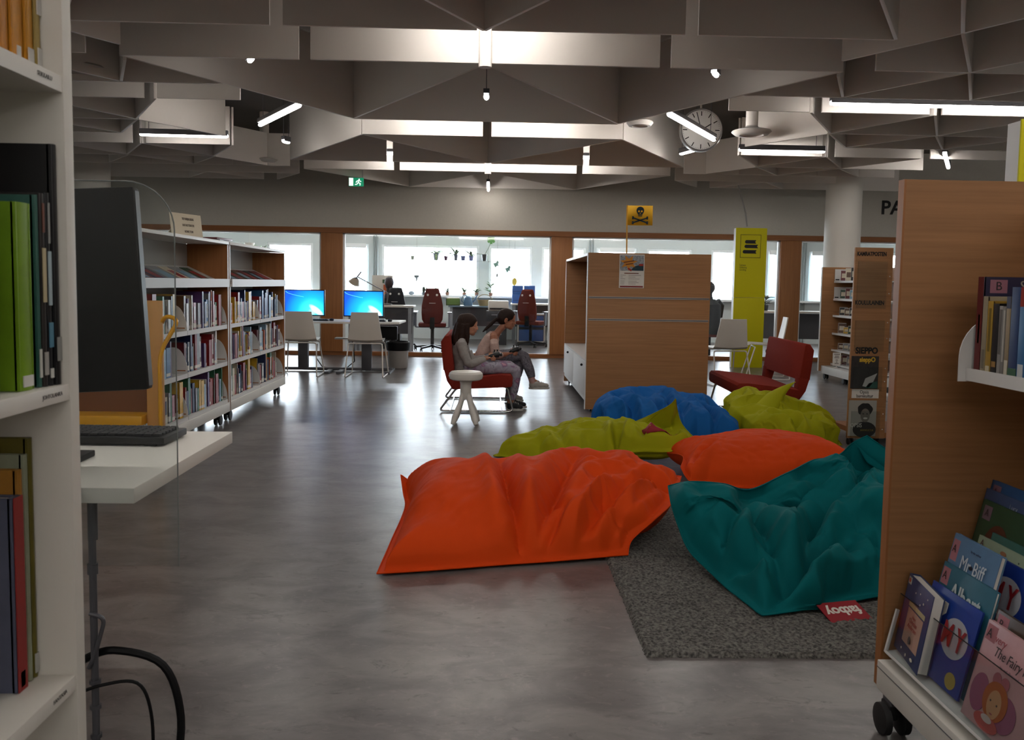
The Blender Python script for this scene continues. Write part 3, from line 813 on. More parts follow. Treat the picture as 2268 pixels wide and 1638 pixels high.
# ------------------------------------------------------------------ near white shelf at the left edge
ns = thing('bookshelf', 'white bookshelf close to the camera along the left edge of the photo', 'bookshelf', (-.617, .74, 0))
yE = 1.298 - .74; yN = -.9
b = MB(); b.box((-.33, yE - .026, 0), (0, yE, 2.25), bev=.0015); b.build('side_panel', M_WLAM, ns)
b = MB(); b.box((-.33, yN, 0), (0, yN + .026, 2.25), bev=.0015); b.build('side_panel', M_WLAM, ns)
b = MB(); b.box((-.342, yN, 0), (-.33, yE, 2.25)); b.build('back_panel', M_WLAM, ns)
SZ = (.18, .60, 1.042, 1.486, 1.93)
for z in SZ:
    b = MB(); b.box((-.33, yN + .026, z - .0235), (-.002, yE - .026, z), bev=.001); s = b.build('shelf', M_WLAM, ns)
    if abs(z - 1.042) < .01:
        lettering('JOHTOLANKA', .0085, mat('soft_ink2', '#4c4845', .8), s, (-.0012, yE - .075, z - .011), (PI / 2, 0, PI / 2), depth=.0002)
    elif .5 < z < 1.6:
        lettering('SEIKKAILU' if z > 1.2 else 'FANTASIA', .0085, mat('soft_ink2', '#4c4845'), s, (-.0012, yE - .075, z - .011), (PI / 2, 0, PI / 2), depth=.0002)
b = MB(); b.box((-.33, yN + .02, .0), (-.03, yE - .02, .15)); b.build('plinth', M_WLAM, ns)
def big_book(name_label, y, z, t, h, d, colour, setback=.02, arts=(), spine=(), rough=.4):
    """y = far face of the book; spine to the aisle (+x), front board to the camera (-y)."""
    o = thing('book', name_label, 'book', (-.617 - setback - d / 2, y - t / 2, z + .0008))
    m = mat('cover_' + colour[1:], colour, rough, noise=(14, .15, (1, 1, 1)))
    c = .003
    b = MB(); b.box((-d / 2, -t / 2, 0), (d / 2, -t / 2 + c, h), bev=.0008); b.box((-d / 2, t / 2 - c, 0), (d / 2, t / 2, h), bev=.0008)
    n = 8
    pr = [(d / 2 - .004 + .006 * math.cos(a), (t / 2) * math.sin(a)) for a in [-PI / 2 + PI * i / n for i in range(n + 1)]]
    b.prism(pr + [(d / 2 - .007, t / 2), (d / 2 - .007, -t / 2)], 0, h)
    b.build('cover', m, o)
    b = MB(); b.box((-d / 2 + .004, -t / 2 + c, .004), (d / 2 - .008, t / 2 - c, h - .004)); b.build('page_block', M_PAGES, o)
    for k, (x0, z0, x1, z1, col) in enumerate(arts):     # flat print on the front board, fractions from the spine edge
        b = MB(); b.box((d / 2 - x1 * d, -t / 2 - .0005, z0 * h), (d / 2 - x0 * d, -t / 2, z1 * h)); b.build('cover_print', mat('print_' + col[1:], col, .5), o)
    for k, (z0, z1, w, col) in enumerate(spine):
        b = MB(); b.box((d / 2 + .0012, -t / 2 * w, z0 * h), (d / 2 + .0026, t / 2 * w, z1 * h)); b.build('spine_print', mat('print_' + col[1:], col, .5), o)
    return o
yy = 1.270
# middle compartment (shelf at 1.042), from the panel towards the camera
z = 1.042
big_book('tall black book against the far panel on the middle shelf of the near left bookshelf', yy, z, .014, .345, .24, '#0c0c10', .012, ((.55, .62, .62, .74, '#7a4a1a'), (.3, .7, .8, .73, '#3a3424')), ((.1, .2, .8, '#8a8a86'),))
big_book('black comic with pale blue spine lettering beside the tall black book at left', yy - .0145, z, .013, .275, .20, '#14161a', .016, (), ((.42, .7, .6, '#a5b6bd'), (.74, .95, .35, '#8f8f8c'), (.2, .33, .8, '#4d7f96'), (.04, .09, .6, '#c9c9c4')))
big_book('dark comic with cream spine panel second from the black ones at left', yy - .028, z, .012, .273, .20, '#241f1e', .017, (), ((.44, .72, .7, '#b9aa86'), (.06, .18, .8, '#9b9994'), (.8, .95, .4, '#6b3a28')))
big_book('slim teal paperback between the comics and the thick green book', yy - .0405, z, .006, .27, .20, '#2f5a52', .02, (), ((.05, .2, .9, '#c9c9c2'),))
big_book('thick lime green book on the middle shelf of the near left bookshelf', yy - .060, z, .036, .256, .205, '#6d9016', .02, ((.25, .78, .55, .83, '#a02a1c'), (.2, .66, .5, .67, '#465b1a'), (.2, .60, .5, .61, '#465b1a'), (.2, .5, .5, .51, '#465b1a'), (.22, .32, .42, .40, '#8b6a4a'), (.42, .10, .58, .2, '#b5b5ae')), ((.02, .08, .7, '#d0cfc9'),))
big_book('pale green book cut off by the left edge beside the thick lime one', 1.108, z, .02, .29, .2, '#8fa287', .01)
# top compartment
z = 1.486
big_book('slim cream book with white spine label against the far panel on the top left shelf', yy, z, .012, .27, .2, '#a08a4c', .03, (), ((.03, .13, .9, '#cfcdc8'), (.30, .40, .9, '#cfcdc8')))
big_book('yellow book with white spine label second from the panel on the top left shelf', yy - .013, z, .018, .28, .2, '#b97f17', .034, (), ((.02, .11, .8, '#cfcdc8'),))
big_book('thick yellow book third from the panel on the top left shelf', yy - .032, z, .028, .28, .2, '#b97a12', .038, (), ((.02, .10, .35, '#cfcdc8'),))
big_book('yellow book with dark blue stripe and crimson square on the top left shelf', yy - .061, z, .022, .29, .2, '#b06f10', .042, ((.01, .2, .16, .98, '#31324a'), (.02, .09, .2, .19, '#8d0f22'), (.24, .03, .6, .2, '#b9b5ac')), ())
# bottom compartment
z = .60
big_book('olive book tallest of the lower left shelf against the panel', yy, z, .012, .362, .24, '#5d5414', .057, (), ((.02, .1, .8, '#b5b5ae'),))
big_book('pale green book behind the ochre one on the lower left shelf', yy - .013, z, .010, .34, .24, '#8c917b', .058, (), ())
big_book('ochre brown book on the lower left shelf', yy - .024, z, .012, .32, .24, '#9a6a22', .060, (), ())
big_book('slate blue book with red spine in front on the lower left shelf', yy - .037, z, .024, .285, .22, '#4b4f63', .055, ((.7, .05, .95, .2, '#1c1c20'),), ((.0, 1., .98, '#8a1a1a'), (.02, .1, .5, '#c9c5bf')))

# ------------------------------------------------------------------ catalogue desk with screen, keyboard, clear shield, cables
dk = thing('desk', 'white desk top with grey pole leg behind the near left bookshelf', 'desk', (-1.38, 2.22, 0))
b = MB(); b.box((-.6, -.35, .705), (.605, .37, .74), bev=.003); b.build('desk_top', M_WLAM, dk)
for x in (-.5, .475):
    b = MB(); b.cyl((x, -.27, .0), (x, -.27, .705), .0085, 10); b.cyl((x + .002, -.27, .60), (x + .002, -.27, .705), .011, 10); b.cyl((x, -.27, .52), (x, -.27, .545), .012, 10)
    for z in (.26, .2, .13, .07):
        b.cyl((x, -.27, z), (x, -.27, z + .008), .013, 10)
    b.box((x - .02, -.29, 0), (x + .02, -.25, .012)); b.build('leg', M_GREY, dk)
b = MB(); b.tube(rpath([(.47, -.28, .43), (.505, -.28, .42), (.48, -.28, .33), (.465, -.28, .30)], .02), .005, 8); b.build('cable_hook', M_GREY, dk)
mo = thing('monitor', 'black flat screen seen from behind on the white desk at left', 'monitor', (-1.07, 2.11, .74), math.radians(2))
TT = Matrix.Translation((0, 0, .42)) @ Matrix.Rotation(math.radians(-3.2), 4, 'Y')
b = MB(); b.box((-.33, -.022, -.245), (.225, .018, .245), bev=.008, T=TT); b.build('housing', M_DARK, mo)
b = MB(); b.box((.2252, -.014, -.236), (.2262, .012, .236), T=TT); b.build('side_strip', mat('strip_grey', '#5f6065', .35), mo)
b = MB(); b.box((-.10, -.03, .02), (-.04, .0, .3), bev=.004); b.box((-.2, -.1, 0), (.06, .1, .016), bev=.004); b.build('stand', M_DARK, mo)
kb = thing('keyboard', 'black keyboard with raised keys on the white desk at left', 'keyboard', (-1.10, 2.43, .7405), math.radians(-1))
b = MB(); b.box((-.23, -.085, .004), (.215, .085, .024), bev=.005); b.build('case', mat('keyboard_black', '#1a1a1c', .5), kb)
b = MB()
for r in range(6):
    for c in range(17):
        b.box((-.215 + c * .0245, -.07 + r * .0235, .024), (-.215 + c * .0245 + .020, -.07 + r * .0235 + .019, .032), bev=.0015)
b.build('keys', mat('key_black', '#2b2b2e', .55), kb)['kind'] = 'stuff'
b = MB(); b.box((-.2, .07, 0), (-.17, .08, .006)); b.box((.16, .07, 0), (.19, .08, .006)); b.box((-.2, -.08, 0), (-.17, -.07, .006)); b.box((.16, -.08, 0), (.19, -.07, .006)); b.build('feet', M_RUB, kb)
sh = thing('clear_shield', 'clear plastic screen with a rounded corner in front of the black monitor', 'plastic screen', (-1.1, 1.83, .58))
b = MB(); pr = [(-.40, 0)] + [(.435, 0)] + [(.435 - .10 + x, .82 - .10 + y) for x, y in arc((0, 0), .10, 0, PI / 2, 10)] + [(-.40, .82)]
b.prism(pr, -.003, .003, TX, bev=.0008); o = b.build('sheet', M_ACRYL, sh)
b = MB(); pe = [Vector((x, 0, y)) for x, y in pr[1:-1]]
b.tube([p for p in pe] + [Vector((-.40, 0, .82))], .0015, 6); b.build('polished_edge', mat('acrylic_edge', '#777b79', .6, spec=.2), sh)
for x in (-.2, .16):
    b = MB(); b.box((x, -.006, .115), (x + .04, .04, .17), bev=.003); b.build('clamp', M_STEEL, sh)
for k, (pts, r) in enumerate(((((-.95, 1.98, .30), (-.87, 1.97, .33), (-.76, 1.98, .29), (-.72, 1.98, .16), (-.735, 1.97, .006)), .0095),
                              (((-.96, 1.93, .235), (-.88, 1.93, .265), (-.80, 1.93, .27), (-.77, 1.93, .2), (-.77, 1.93, .08), (-.80, 1.93, .05), (-.92, 1.93, .035), (-1., 1.93, .02)), .004),
                              (((-.93, 1.90, .16), (-.90, 1.90, .11), (-.87, 1.90, .05), (-.84, 1.9, .005)), .0065))):
    P = [Vector(p) for p in pts]; out = []
    for i in range(len(P) - 1):
        p0, p1, p2, p3 = P[max(i - 1, 0)], P[i], P[i + 1], P[min(i + 2, len(P) - 1)]
        for j in range(6):
            t = j / 6
            out.append(.5 * (2 * p1 + (p2 - p0) * t + (2 * p0 - 5 * p1 + 4 * p2 - p3) * t * t + (3 * p1 - p0 - 3 * p2 + p3) * t ** 3))
    out.append(P[-1])
    b = MB(); b.tube(out, r, 8)
    tag(b.build('cable', M_DARK), ('thick black cable looping out from under the white desk', 'thin black cable in a loop under the white desk', 'short black cable dropping beside the desk leg')[k], 'cable')

# ------------------------------------------------------------------ yellow book cart behind the screen
ct = thing('book_cart', 'book cart with yellow tube handles and beech end board behind the black monitor', 'book cart', (-2.05, 5.06, 0))
b = MB(); b.box((.045, -.02, .16), (.142, .0, 1.068), bev=.002); b.build('end_board', mat('pale_beech', '#c08a4a', .5, noise=(2, .12, (10, 10, .6))), ct)
b = MB(); b.tube(rpath([(.06, .06, .06), (.06, .06, .82), (.16, -.03, .985), (.255, -.07, .962), (.15, -.09, .77), (.15, -.09, .06)], .07, 8), .0125, 12); b.build('handle_frame', M_YEL, ct)
b = MB(); b.tube(rpath([(-.5, -.09, .06), (-.5, -.09, .78), (-.58, -.07, .95), (-.56, .06, .95), (-.5, .06, .8), (-.5, .06, .06)], .07, 8), .0125, 12); b.build('handle_frame', M_YEL, ct)
b = MB(); b.box((-.5, -.09, .345), (.04, .1, .40), bev=.004); b.build('tray', M_YEL, ct)
b = MB(); b.box((-.5, .08, .40), (.04, .1, .60)); b.build('back_board', mat('cart_brown', '#6b3f1c', .6), ct)
b = MB(); b.box((-.5, -.08, .12), (.12, .1, .15), bev=.004); b.build('tray', M_YEL, ct)
for x in (-.42, .08):
    for y in (-.05, .07):
        caster(ct, (x, y, 0), .045)

# ------------------------------------------------------------------ near right bookcase with picture books
rc = thing('bookcase', 'beech and white picture book case on a black castor at the right edge', 'bookcase', (1.10, 2.28, 0))
b = MB(); b.box((0, 0, .10), (.78, .03, 1.493), 0); b.box((-.006, -.001, .10), (0, .031, 1.493), 1); b.build('end_panel', [M_WOOD, M_WOODV], rc)
b = MB(); b.box((.39, -1.15, .15), (.405, 0, 1.45)); b.build('back_panel', M_WOODY, rc)
b = MB(); b.box((-.017, -1.15, .102), (.40, -.006, .182), bev=.003); b.box((-.0185, -1.15, .163), (-.017, -.006, .165), 1); b.build('plinth', [M_WLAM, M_GREY], rc)
caster(rc, (.004, -.065, 0), .043, .07)
caster(rc, (.33, -.075, 0), .046, .056)
caster(rc, (.03, -1.0, 0), .046, .056)
b = MB(); b.box((-.012, -.09, .085), (.04, -.04, .102)); b.build('caster_plate', M_GREY, rc)
# lower tray: bent white sheet with a clear lip
b = MB(); b.prism([(-.008, .212), (-.004, .207), (.36, .247), (.36, .254), (-.002, .2145), (-.006, .218)], .025, 1.12, TX)
b.prism([(-.008, .212), (-.001, .209), (.027, .330), (.019, .332)], .022, .030, TX); b.build('tray', M_WMETAL, rc)
b = MB(); b.prism([(-.003, .216), (.0, .215), (.029, .376), (.0265, .377)], .03, 1.12, TX); b.build('clear_lip', M_ACRYL, rc)
b = MB(); b.tube([(.0278, -.03, .3772), (.0278, -1.12, .3772)], .0015, 5); b.build('lip_edge', M_DARK, rc)
b = MB(); b.prism([(.12, .322), (.375, .342), (.375, .349), (.12, .329)], .02, 1.12, TX); b.build('tray', M_WMETAL, rc)
b = MB(); b.bar((.095, -.365, .26), (.13, -.365, .40), .008); b.build('tray_strut', M_WMETAL, rc)
# upper shelf with quarter-round side
b = MB(); b.box((.11, -1.12, .985), (.385, -.15, 1.0), bev=.002); b.box((.104, -1.12, .975), (.11, -.15, 1.006)); s = b.build('shelf', M_WMETAL, rc)
b = MB(); b.prism([(.085, .972), (.36, .972), (.36, 1.14), (.19, 1.14)] + [(.19 - .105 * math.sin(a), 1.035 + .105 * math.cos(a)) for a in [i * PI / 16 for i in range(1, 9)]], .147, .150, TX)
b.build('shelf_end', M_WMETAL, s)

def face_book(label, y_far, x, z, w, h, t, colour, tilt=20, yaw=0., letters=(), arts=(), group='picture books facing out in the near right case', pages=True):
    """A picture book facing the aisle (-x), leaning back; letters=(text,size,x,z,color), arts=(x0,z0,x1,z1,color) as fractions of the cover."""
    o = thing('picture_book', label, 'book', (x, y_far - w / 2, z), 0, group)
    o.rotation_euler = (math.radians(-tilt), 0, -PI / 2 + yaw)
    m = mat('cover_' + colour[1:], colour, .35, noise=(12, .12, (1, 1, 1)))
    b = MB(); b.box((-w / 2, 0, 0), (w / 2, .002, h), bev=.0006); b.box((-w / 2, t - .002, 0), (w / 2, t, h), bev=.0006); b.box((-w / 2, 0, 0), (-w / 2 + .003, t, h)); b.build('cover', m, o)
    b = MB(); b.box((-w / 2 + .003, .002, .004), (w / 2 - .004, t - .002, h - .004)); b.build('page_block', M_PAPER, o)
    for k, (kind, x0, z0, x1, z1, col) in enumerate(arts):
        mm = mat('print_' + col[1:], col, .45); d = -.0004 - .00025 * k
        if kind == 'r':
            b = MB(); b.box((-w / 2 + x0 * w, d, z0 * h), (-w / 2 + x1 * w, 0, z1 * h)); b.build('cover_print', mm, o, smooth=0)
        else:
            blob('cover_print', (-w / 2 + (x0 + x1) / 2 * w, (z0 + z1) / 2 * h), ((x1 - x0) / 2 * w, (z1 - z0) / 2 * h), mm, o, d, 28)
    for k, L in enumerate(letters):
        txt, sz, lx, lz, col = L[:5]
        lettering(txt, sz, mat('print_' + col[1:], col, .5), o, (-w / 2 + lx * w, -.004, lz * h), sx=L[5] if len(L) > 5 else 1., bold=L[6] if len(L) > 6 else 0., depth=.0003, shear=L[7] if len(L) > 7 else 0.)
    return o
AL = ('r', .02, .80, .16, .96, '#a9707a')
PINK = '#b58a90'
# front row, from the end panel towards the camera
o = face_book('dark blue starry picture book, slightly open, nearest the end panel in the clear-lipped tray', 2.262, 1.106, .2275, .186, .208, .028, '#28375f', 9, -.16,
              (('Hans', .012, .55, .56, '#8e3a30', 1, 0, .2), ('Christian', .018, .55, .50, '#8e3a30', .9, 0, .2), ('Andersen', .018, .55, .43, '#8e3a30', .9, 0, .2)),
              (('r', .22, .64, .86, .70, '#b0a377'), ('r', .24, .18, .84, .62, '#b08a78'), ('r', .03, .88, .14, .97, '#a3a39c'), ('e', .045, .90, .125, .955, '#a8431e'),
               ('e', .38, .84, .41, .86, '#c9c7b4'), ('e', .55, .88, .58, .9, '#c9c7b4'), ('e', .72, .80, .76, .83, '#c9c7b4'), ('e', .62, .76, .65, .78, '#c9c7b4'), ('e', .84, .9, .87, .92, '#c9c7b4'), ('e', .3, .08, .34, .11, '#c9c7b4'), ('e', .5, .05, .54, .09, '#c9c7b4'), ('e', .7, .07, .8, .11, '#c9c7b4'), ('e', .5, .22, .58, .32, '#3a3434')))
b = MB(); b.cbox((.06, .036, .10), (.05, .004, .195), rot=(0, 0, .22)); b.build('loose_pages', M_PAPER, o)
face_book('pink picture book with a red-haired child on its cover in the front tray', 1.895, 1.104, .227, .24, .228, .012, '#b98f92', 14, 0,
          (('A', .03, .09, .885, '#1a1414', .9), ('very', .026, .27, .875, '#94434a', .9, 0, .2), ('The Fairy Pri', .032, .50, .76, '#2a2024', .8, 0, .25), ('by  and  illustrated', .010, .5, .655, '#8d6a78', .9)),
          (('r', .02, .81, .17, .97, '#a0646a'), ('e', .04, .12, .30, .50, '#8a4a66'), ('e', .40, .1, .74, .45, '#8a4a66'), ('e', .30, .46, .42, .60, '#9b545e'), ('e', .42, .47, .54, .60, '#9b545e'),
           ('e', .24, .14, .60, .52, '#a0521c'), ('e', .32, .16, .52, .44, '#b4855e'), ('e', .20, -.04 + .06, .56, .17, '#a84a44'), ('e', .3, .1, .46, .17, '#b7a9a4'), ('e', .355, .31, .375, .33, '#2a2024'), ('e', .455, .30, .475, .32, '#2a2024'), ('e', .40, .2, .44, .215, '#94434a')))
face_book('blue picture book with red letters MY on white oval, before the teal one', 2.165, 1.120, .2285, .225, .222, .006, '#1d3a8a', 13, 0,
          (('M Y', .078, .66, .56, '#8e1d24', .72, .002),), (('e', .42, .34, .92, .78, '#a9aab2'), ('e', .70, .04, .90, .22, '#a08c3c')))
face_book('teal picture book with the white title Albert', 2.164, 1.135, .230, .233, .274, .010, '#2f6478', 13, 0, (('A', .03, .1, .885, '#1a1414', .9), ('Albert', .06, .55, .78, '#b9c4c4', .85, .001)), (AL,))
face_book('pale blue picture book with the title Mr Biff behind the teal one', 2.176, 1.150, .2315, .204, .346, .014, '#56789a', 13, 0,
          (('A', .028, .1, .89, '#1a1414', .9), ('Mr Biff', .05, .55, .82, '#c6ccd2', .78), ('by the author', .008, .55, .93, '#2f3f5a')), (AL, ('e', .46, .80, .54, .83, '#1f2430')))
# second tier
face_book('dark blue picture book with red letters MY on a white oval in the upper tier', 2.15, 1.230, .3375, .245, .208, .01, '#17307c', 13, 0, (('M Y', .078, .60, .62, '#8e1d24', .72, .002),), (('e', .36, .38, .86, .84, '#a9aab2'),))
face_book('pale green spotted picture book behind the blue MY book in the upper tier', 2.181, 1.243, .3385, .25, .23, .008, '#8d9c86', 13, 0, (('A', .024, .1, .93, '#4a2430', .9),), (('e', .4, .9, .5, .95, '#9a6a4a'), ('e', .7, .9, .72, .92, '#3b4a3a'), ('e', .8, .86, .82, .88, '#3b4a3a'), ('e', .9, .92, .92, .94, '#3b4a3a')))
face_book('teal green thin picture book edge standing behind the spotted one', 2.15, 1.255, .3395, .26, .245, .006, '#34625c', 13, 0)
face_book('dark green picture book with a brown bear on its cover in the upper tier', 2.238, 1.264, .3405, .25, .312, .012, '#23402c', 13, 0,
          (('My', .03, .70, .60, '#a08c4a', .9), ('FRIEND', .03, .76, .51, '#a08c4a', .75), ('BEAR', .032, .80, .42, '#a08c4a', .85), ('A', .026, .14, .9, '#3a2a2e', .9)), (('e', .16, .30, .62, .84, '#4a2416'), ('e', .34, .38, .50, .56, '#8c7a4a'), ('r', .06, .84, .2, .96, '#6a5660')))
face_book('slate blue picture book standing behind the bear book', 2.262, 1.280, .342, .27, .335, .008, '#34476b', 13, 0, (('Lucy', .02, .5, .93, '#8d94a8', .9),))
face_book('bright blue picture book rearmost in the upper tier', 2.268, 1.294, .343, .29, .356, .014, '#1f4a78', 13, 0, (('A', .026, .1, .92, '#4a2430', .9),), (('r', .04, .86, .16, .97, '#7d5a68'),))
face_book('brown picture book with pale letters Be half hidden behind the pink one', 1.916, 1.137, .2305, .25, .24, .01, '#4a3a2e', 13, 0, (('B', .03, .12, .885, '#1a1414', .9), ('Be', .05, .42, .80, '#b5aa98', .9)), (('r', .04, .80, .2, .97, '#a9707a'),))
face_book('cream picture book with a pink B label at the right edge of the upper tier', 1.89, 1.222, .337, .24, .19, .01, '#b5a78c', 13, 0, (('B', .03, .14, .86, '#1a1414', .9),), (('r', .04, .74, .22, .95, '#a9707a'),))
# books on the upper shelf, spines to the aisle (-x): from the panel towards the camera
def spine_book(label, y, t, h, d, colour, sb=0., spine=(), art=(), letters=()):
    o = thing('book', label, 'book', (1.213 + .005 + sb + d / 2, y - t / 2, 1.0008), 0, 'books on the upper shelf of the near right case')
    m = mat('cover_' + colour[1:], colour, .4, noise=(12, .12, (1, 1, 1)))
    b = MB(); c = .0025
    b.box((-d / 2, -t / 2, 0), (d / 2, -t / 2 + c, h)); b.box((-d / 2, t / 2 - c, 0), (d / 2, t / 2, h)); b.box((-d / 2 - .001, -t / 2, 0), (-d / 2 + .004, t / 2, h), bev=.0008); b.build('cover', m, o)
    b = MB(); b.box((-d / 2 + .004, -t / 2 + c, .003), (d / 2 - .004, t / 2 - c, h - .003)); b.build('page_block', M_PAGES, o)
    for z0, z1, w, col in spine:
        b = MB(); b.box((-d / 2 - .0018, -t / 2 * w, z0 * h), (-d / 2 - .001, t / 2 * w, z1 * h)); b.build('spine_print', mat('print_' + col[1:], col, .5), o)
    for x0, z0, x1, z1, col in art:
        b = MB(); b.box((-d / 2 + x0 * d, -t / 2 - .0005, z0 * h), (-d / 2 + x1 * d, -t / 2, z1 * h)); b.build('cover_print', mat('print_' + col[1:], col, .5), o)
    for txt, sz, x, zz, col in letters:
        lettering(txt, sz, mat('print_' + col[1:], col, .5), o, (-d / 2 + x * d, -t / 2 - .0008, zz * h), depth=.0002)
    return o
U = [('tall midnight blue book with pink B label and red spine on the upper right shelf', .012, .235, .24, '#1f1c3a', 0, ((.0, 1., 1., '#5a1416'), (.3, .6, .3, '#8d6a2a')), ((.06, .83, .24, .97, '#8a5a68'),), (('B', .03, .15, .90, '#141014'), ('Seen', .038, .52, .90, '#9a9488'))),
     ('slim cream book beside the red spine on the upper right shelf', .010, .187, .16, '#8f8570', 0, ((.05, .3, .5, '#6d6558'),), (), ()),
     ('ochre yellow book third from the end on the upper right shelf', .011, .176, .16, '#a5832f', 0, ((.3, .9, .4, '#6d5a20'), (.02, .1, .7, '#c2b89c')), (), ()),
     ('black book fourth from the end on the upper right shelf', .012, .17, .16, '#15161a', 0, ((.1, .18, .7, '#8a6a3a'),), ((.3, .4, .9, .96, '#2b5750'),), ()),
     ('slim white book fifth from the end on the upper right shelf', .007, .165, .15, '#8f8d8a', 0, ((.3, .95, .6, '#5d5a58'),), (), ()),
     ('slim grey book sixth from the end on the upper right shelf', .006, .163, .15, '#77746f', 0, ((.2, .95, .5, '#aaa69f'),), (), ()),
     ('slim tan book with orange head seventh from the end on the upper right shelf', .008, .188, .15, '#8d7a5c', 0, ((.85, 1., 1., '#3a3f52'), (.02, .2, .8, '#b9b2a0')), (), ()),
     ('red and blue book with pink S label on the upper right shelf', .016, .21, .2, '#14315e', 0, ((0, .1, 1., '#1f4a2a'),), ((0, .62, 1., 1., '#8a2a22'), (.14, .70, .5, .97, '#a05a58')), (('S', .04, .32, .84, '#141014'),)),
     ('bright blue book with grey oval at the right edge of the upper right shelf', .014, .165, .19, '#25618f', 0, ((.02, .2, .7, '#b0b3b5'),), ((.1, .1, .9, .9, '#77787c'),), ())]
y = 2.118
for lb, t, h, d, c, sb, sp, ar, le in U:
    t *= 2.0
    spine_book(lb, y, t, h, d, c, sb, sp, ar, le); y -= t + .0012
# ------------------------------------------------------------------ computer desk at the glass partition
dk = thing('computer_desk', 'long white height-adjustable desk with two lit screens before the glass partition', 'desk', (-2.30, 11.36, 0))
b = MB(); b.prism([(-1.1, -.38), (1.02, -.38), (1.13, -.28), (1.15, .36), (-1.1, .36)], .655, .682, bev=.003); b.build('desk_top', M_WLAM, dk)
for x in (-.18, .66):
    b = MB(); b.box((x - .065, .05, .02), (x + .065, .13, .64), bev=.004); b.build('leg_column', M_GREY, dk)
b = MB(); b.box((-1.0, .06, 0.012), (1.0, .12, .05), bev=.004); b.build('foot_rail', M_GREY, dk)
for x in (-.6, .19, .34, .98):
    b = MB(); b.box((x - .03, -.27, 0), (x + .03, .34, .03), bev=.006); b.build('foot', M_GREY, dk)
b = MB(); b.box((.50, .20, .42), (1.05, .26, .60), bev=.004); b.build('cable_tray', M_DARK, dk)
b = MB(); b.box((-.42, .15, .40), (-.12, .3, .42)); b.box((.22, .15, .42), (.42, .3, .44)); b.build('socket_strip', M_WMETAL, dk)
def screen_mat():
    m = bpy.data.materials.new('blue_wallpaper'); m.use_nodes = True
    N, L = m.node_tree.nodes, m.node_tree.links
    p = N['Principled BSDF']; p.inputs['Base Color'].default_value = (.01, .01, .02, 1); p.inputs['Roughness'].default_value = .25
    tc = N.new('ShaderNodeTexCoord')
    sp = N.new('ShaderNodeVectorMath'); sp.operation = 'DISTANCE'; sp.inputs[1].default_value = (.10, 0, .10)
    L.new(tc.outputs['Object'], sp.inputs[0])
    r = N.new('ShaderNodeValToRGB'); e = r.color_ramp.elements
    e[0].position = 0; e[0].color = lin('#a8e4f4'); e[1].position = .36; e[1].color = lin('#0b3fc4')
    k = e.new(.06); k.color = lin('#35c4f2'); k = e.new(.2); k.color = lin('#0b86ee')
    L.new(sp.outputs['Value'], r.inputs['Fac'])
    mp = N.new('ShaderNodeMapping'); mp.vector_type = 'TEXTURE'
    mp.inputs['Location'].default_value = (.155, 0, .125); mp.inputs['Rotation'].default_value = (0, math.radians(38), 0); mp.inputs['Scale'].default_value = (.125, 1, .042)
    L.new(tc.outputs['Object'], mp.inputs['Vector'])
    ln = N.new('ShaderNodeVectorMath'); ln.operation = 'LENGTH'; L.new(mp.outputs['Vector'], ln.inputs[0])
    r2 = N.new('ShaderNodeValToRGB'); r2.color_ramp.elements[0].position = .25; r2.color_ramp.elements[0].color = (1, 1, 1, 1); r2.color_ramp.elements[1].position = 1.0; r2.color_ramp.elements[1].color = (0, 0, 0, 1)
    L.new(ln.outputs['Value'], r2.inputs['Fac'])
    mx = N.new('ShaderNodeMixRGB'); mx.inputs['Color2'].default_value = lin('#d8e4da'); L.new(r2.outputs['Color'], mx.inputs['Fac']); L.new(r.outputs['Color'], mx.inputs['Color1'])
    L.new(mx.outputs['Color'], p.inputs['Emission Color']); p.inputs['Emission Strength'].default_value = .95
    return m
M_SCR = screen_mat()
for k, (x, lb) in enumerate(((-2.45, 'left one of the two lit blue computer screens, partly behind the bookcase'), (-1.675, 'right one of the two lit blue computer screens'))):
    t = thing('computer_screen', lb, 'computer screen', (x, 11.40, .682), 0, 'lit computer screens')
    b = MB(); b.box((-.265, -.02, .05), (.265, .025, .395), bev=.006); b.build('housing', M_DARK, t)
    b = MB(); b.box((-.252, -.0215, .065), (.252, -.0205, .382)); b.build('display', M_SCR, t)
    b = MB()
    cur = [(-.25 + .24 * i / 10, -.0222, .375 - .075 * (i / 10) ** .55) for i in range(11)]
    b.tube(cur, .0022, 4); b.build('light_streak', mat('streak_blue', '#5fb0f0', .3, emit=('#4aa6f2', .9)), t)
    b = MB(); b.box((-.03, .02, .0), (.03, .045, .25)); b.box((-.12, -.06, 0), (.12, .1, .012), bev=.003); b.build('stand', M_DARK, t)
    kk = thing('keyboard', '%s black keyboard on the white computer desk' % ('left' if k == 0 else 'right'), 'keyboard', (x + (.16 if k == 0 else .12), 11.16, .6825))
    b = MB(); b.box((-.2, -.07, 0), (.2, .07, .016), bev=.003); b.build('case', M_DARK, kk)
    b = MB()
    for r in range(5):
        for c in range(14): b.box((-.19 + c * .0272, -.06 + r * .025, .016), (-.168 + c * .0272, -.04 + r * .025, .021))
    b.build('keys', M_RUB, kk)['kind'] = 'stuff'
for x, lb in ((-1.30, 'black computer mouse near the right end of the white computer desk'), (-2.05, 'black computer mouse between the two keyboards on the white computer desk')):
    b = MB(); b.ball((0, 0, .012), (.03, .05, .02), sub=2)
    tag(b.build('computer_mouse', M_DARK, loc=(x, 11.14, .684)), lb, 'computer mouse')
b = MB(); b.box((-.05, -.04, 0), (.05, .04, .035), bev=.005); tag(b.build('card_reader', M_WMETAL, loc=(-1.42, 11.2, .6825)), 'small white card reader beside the right keyboard on the desk', 'card reader')
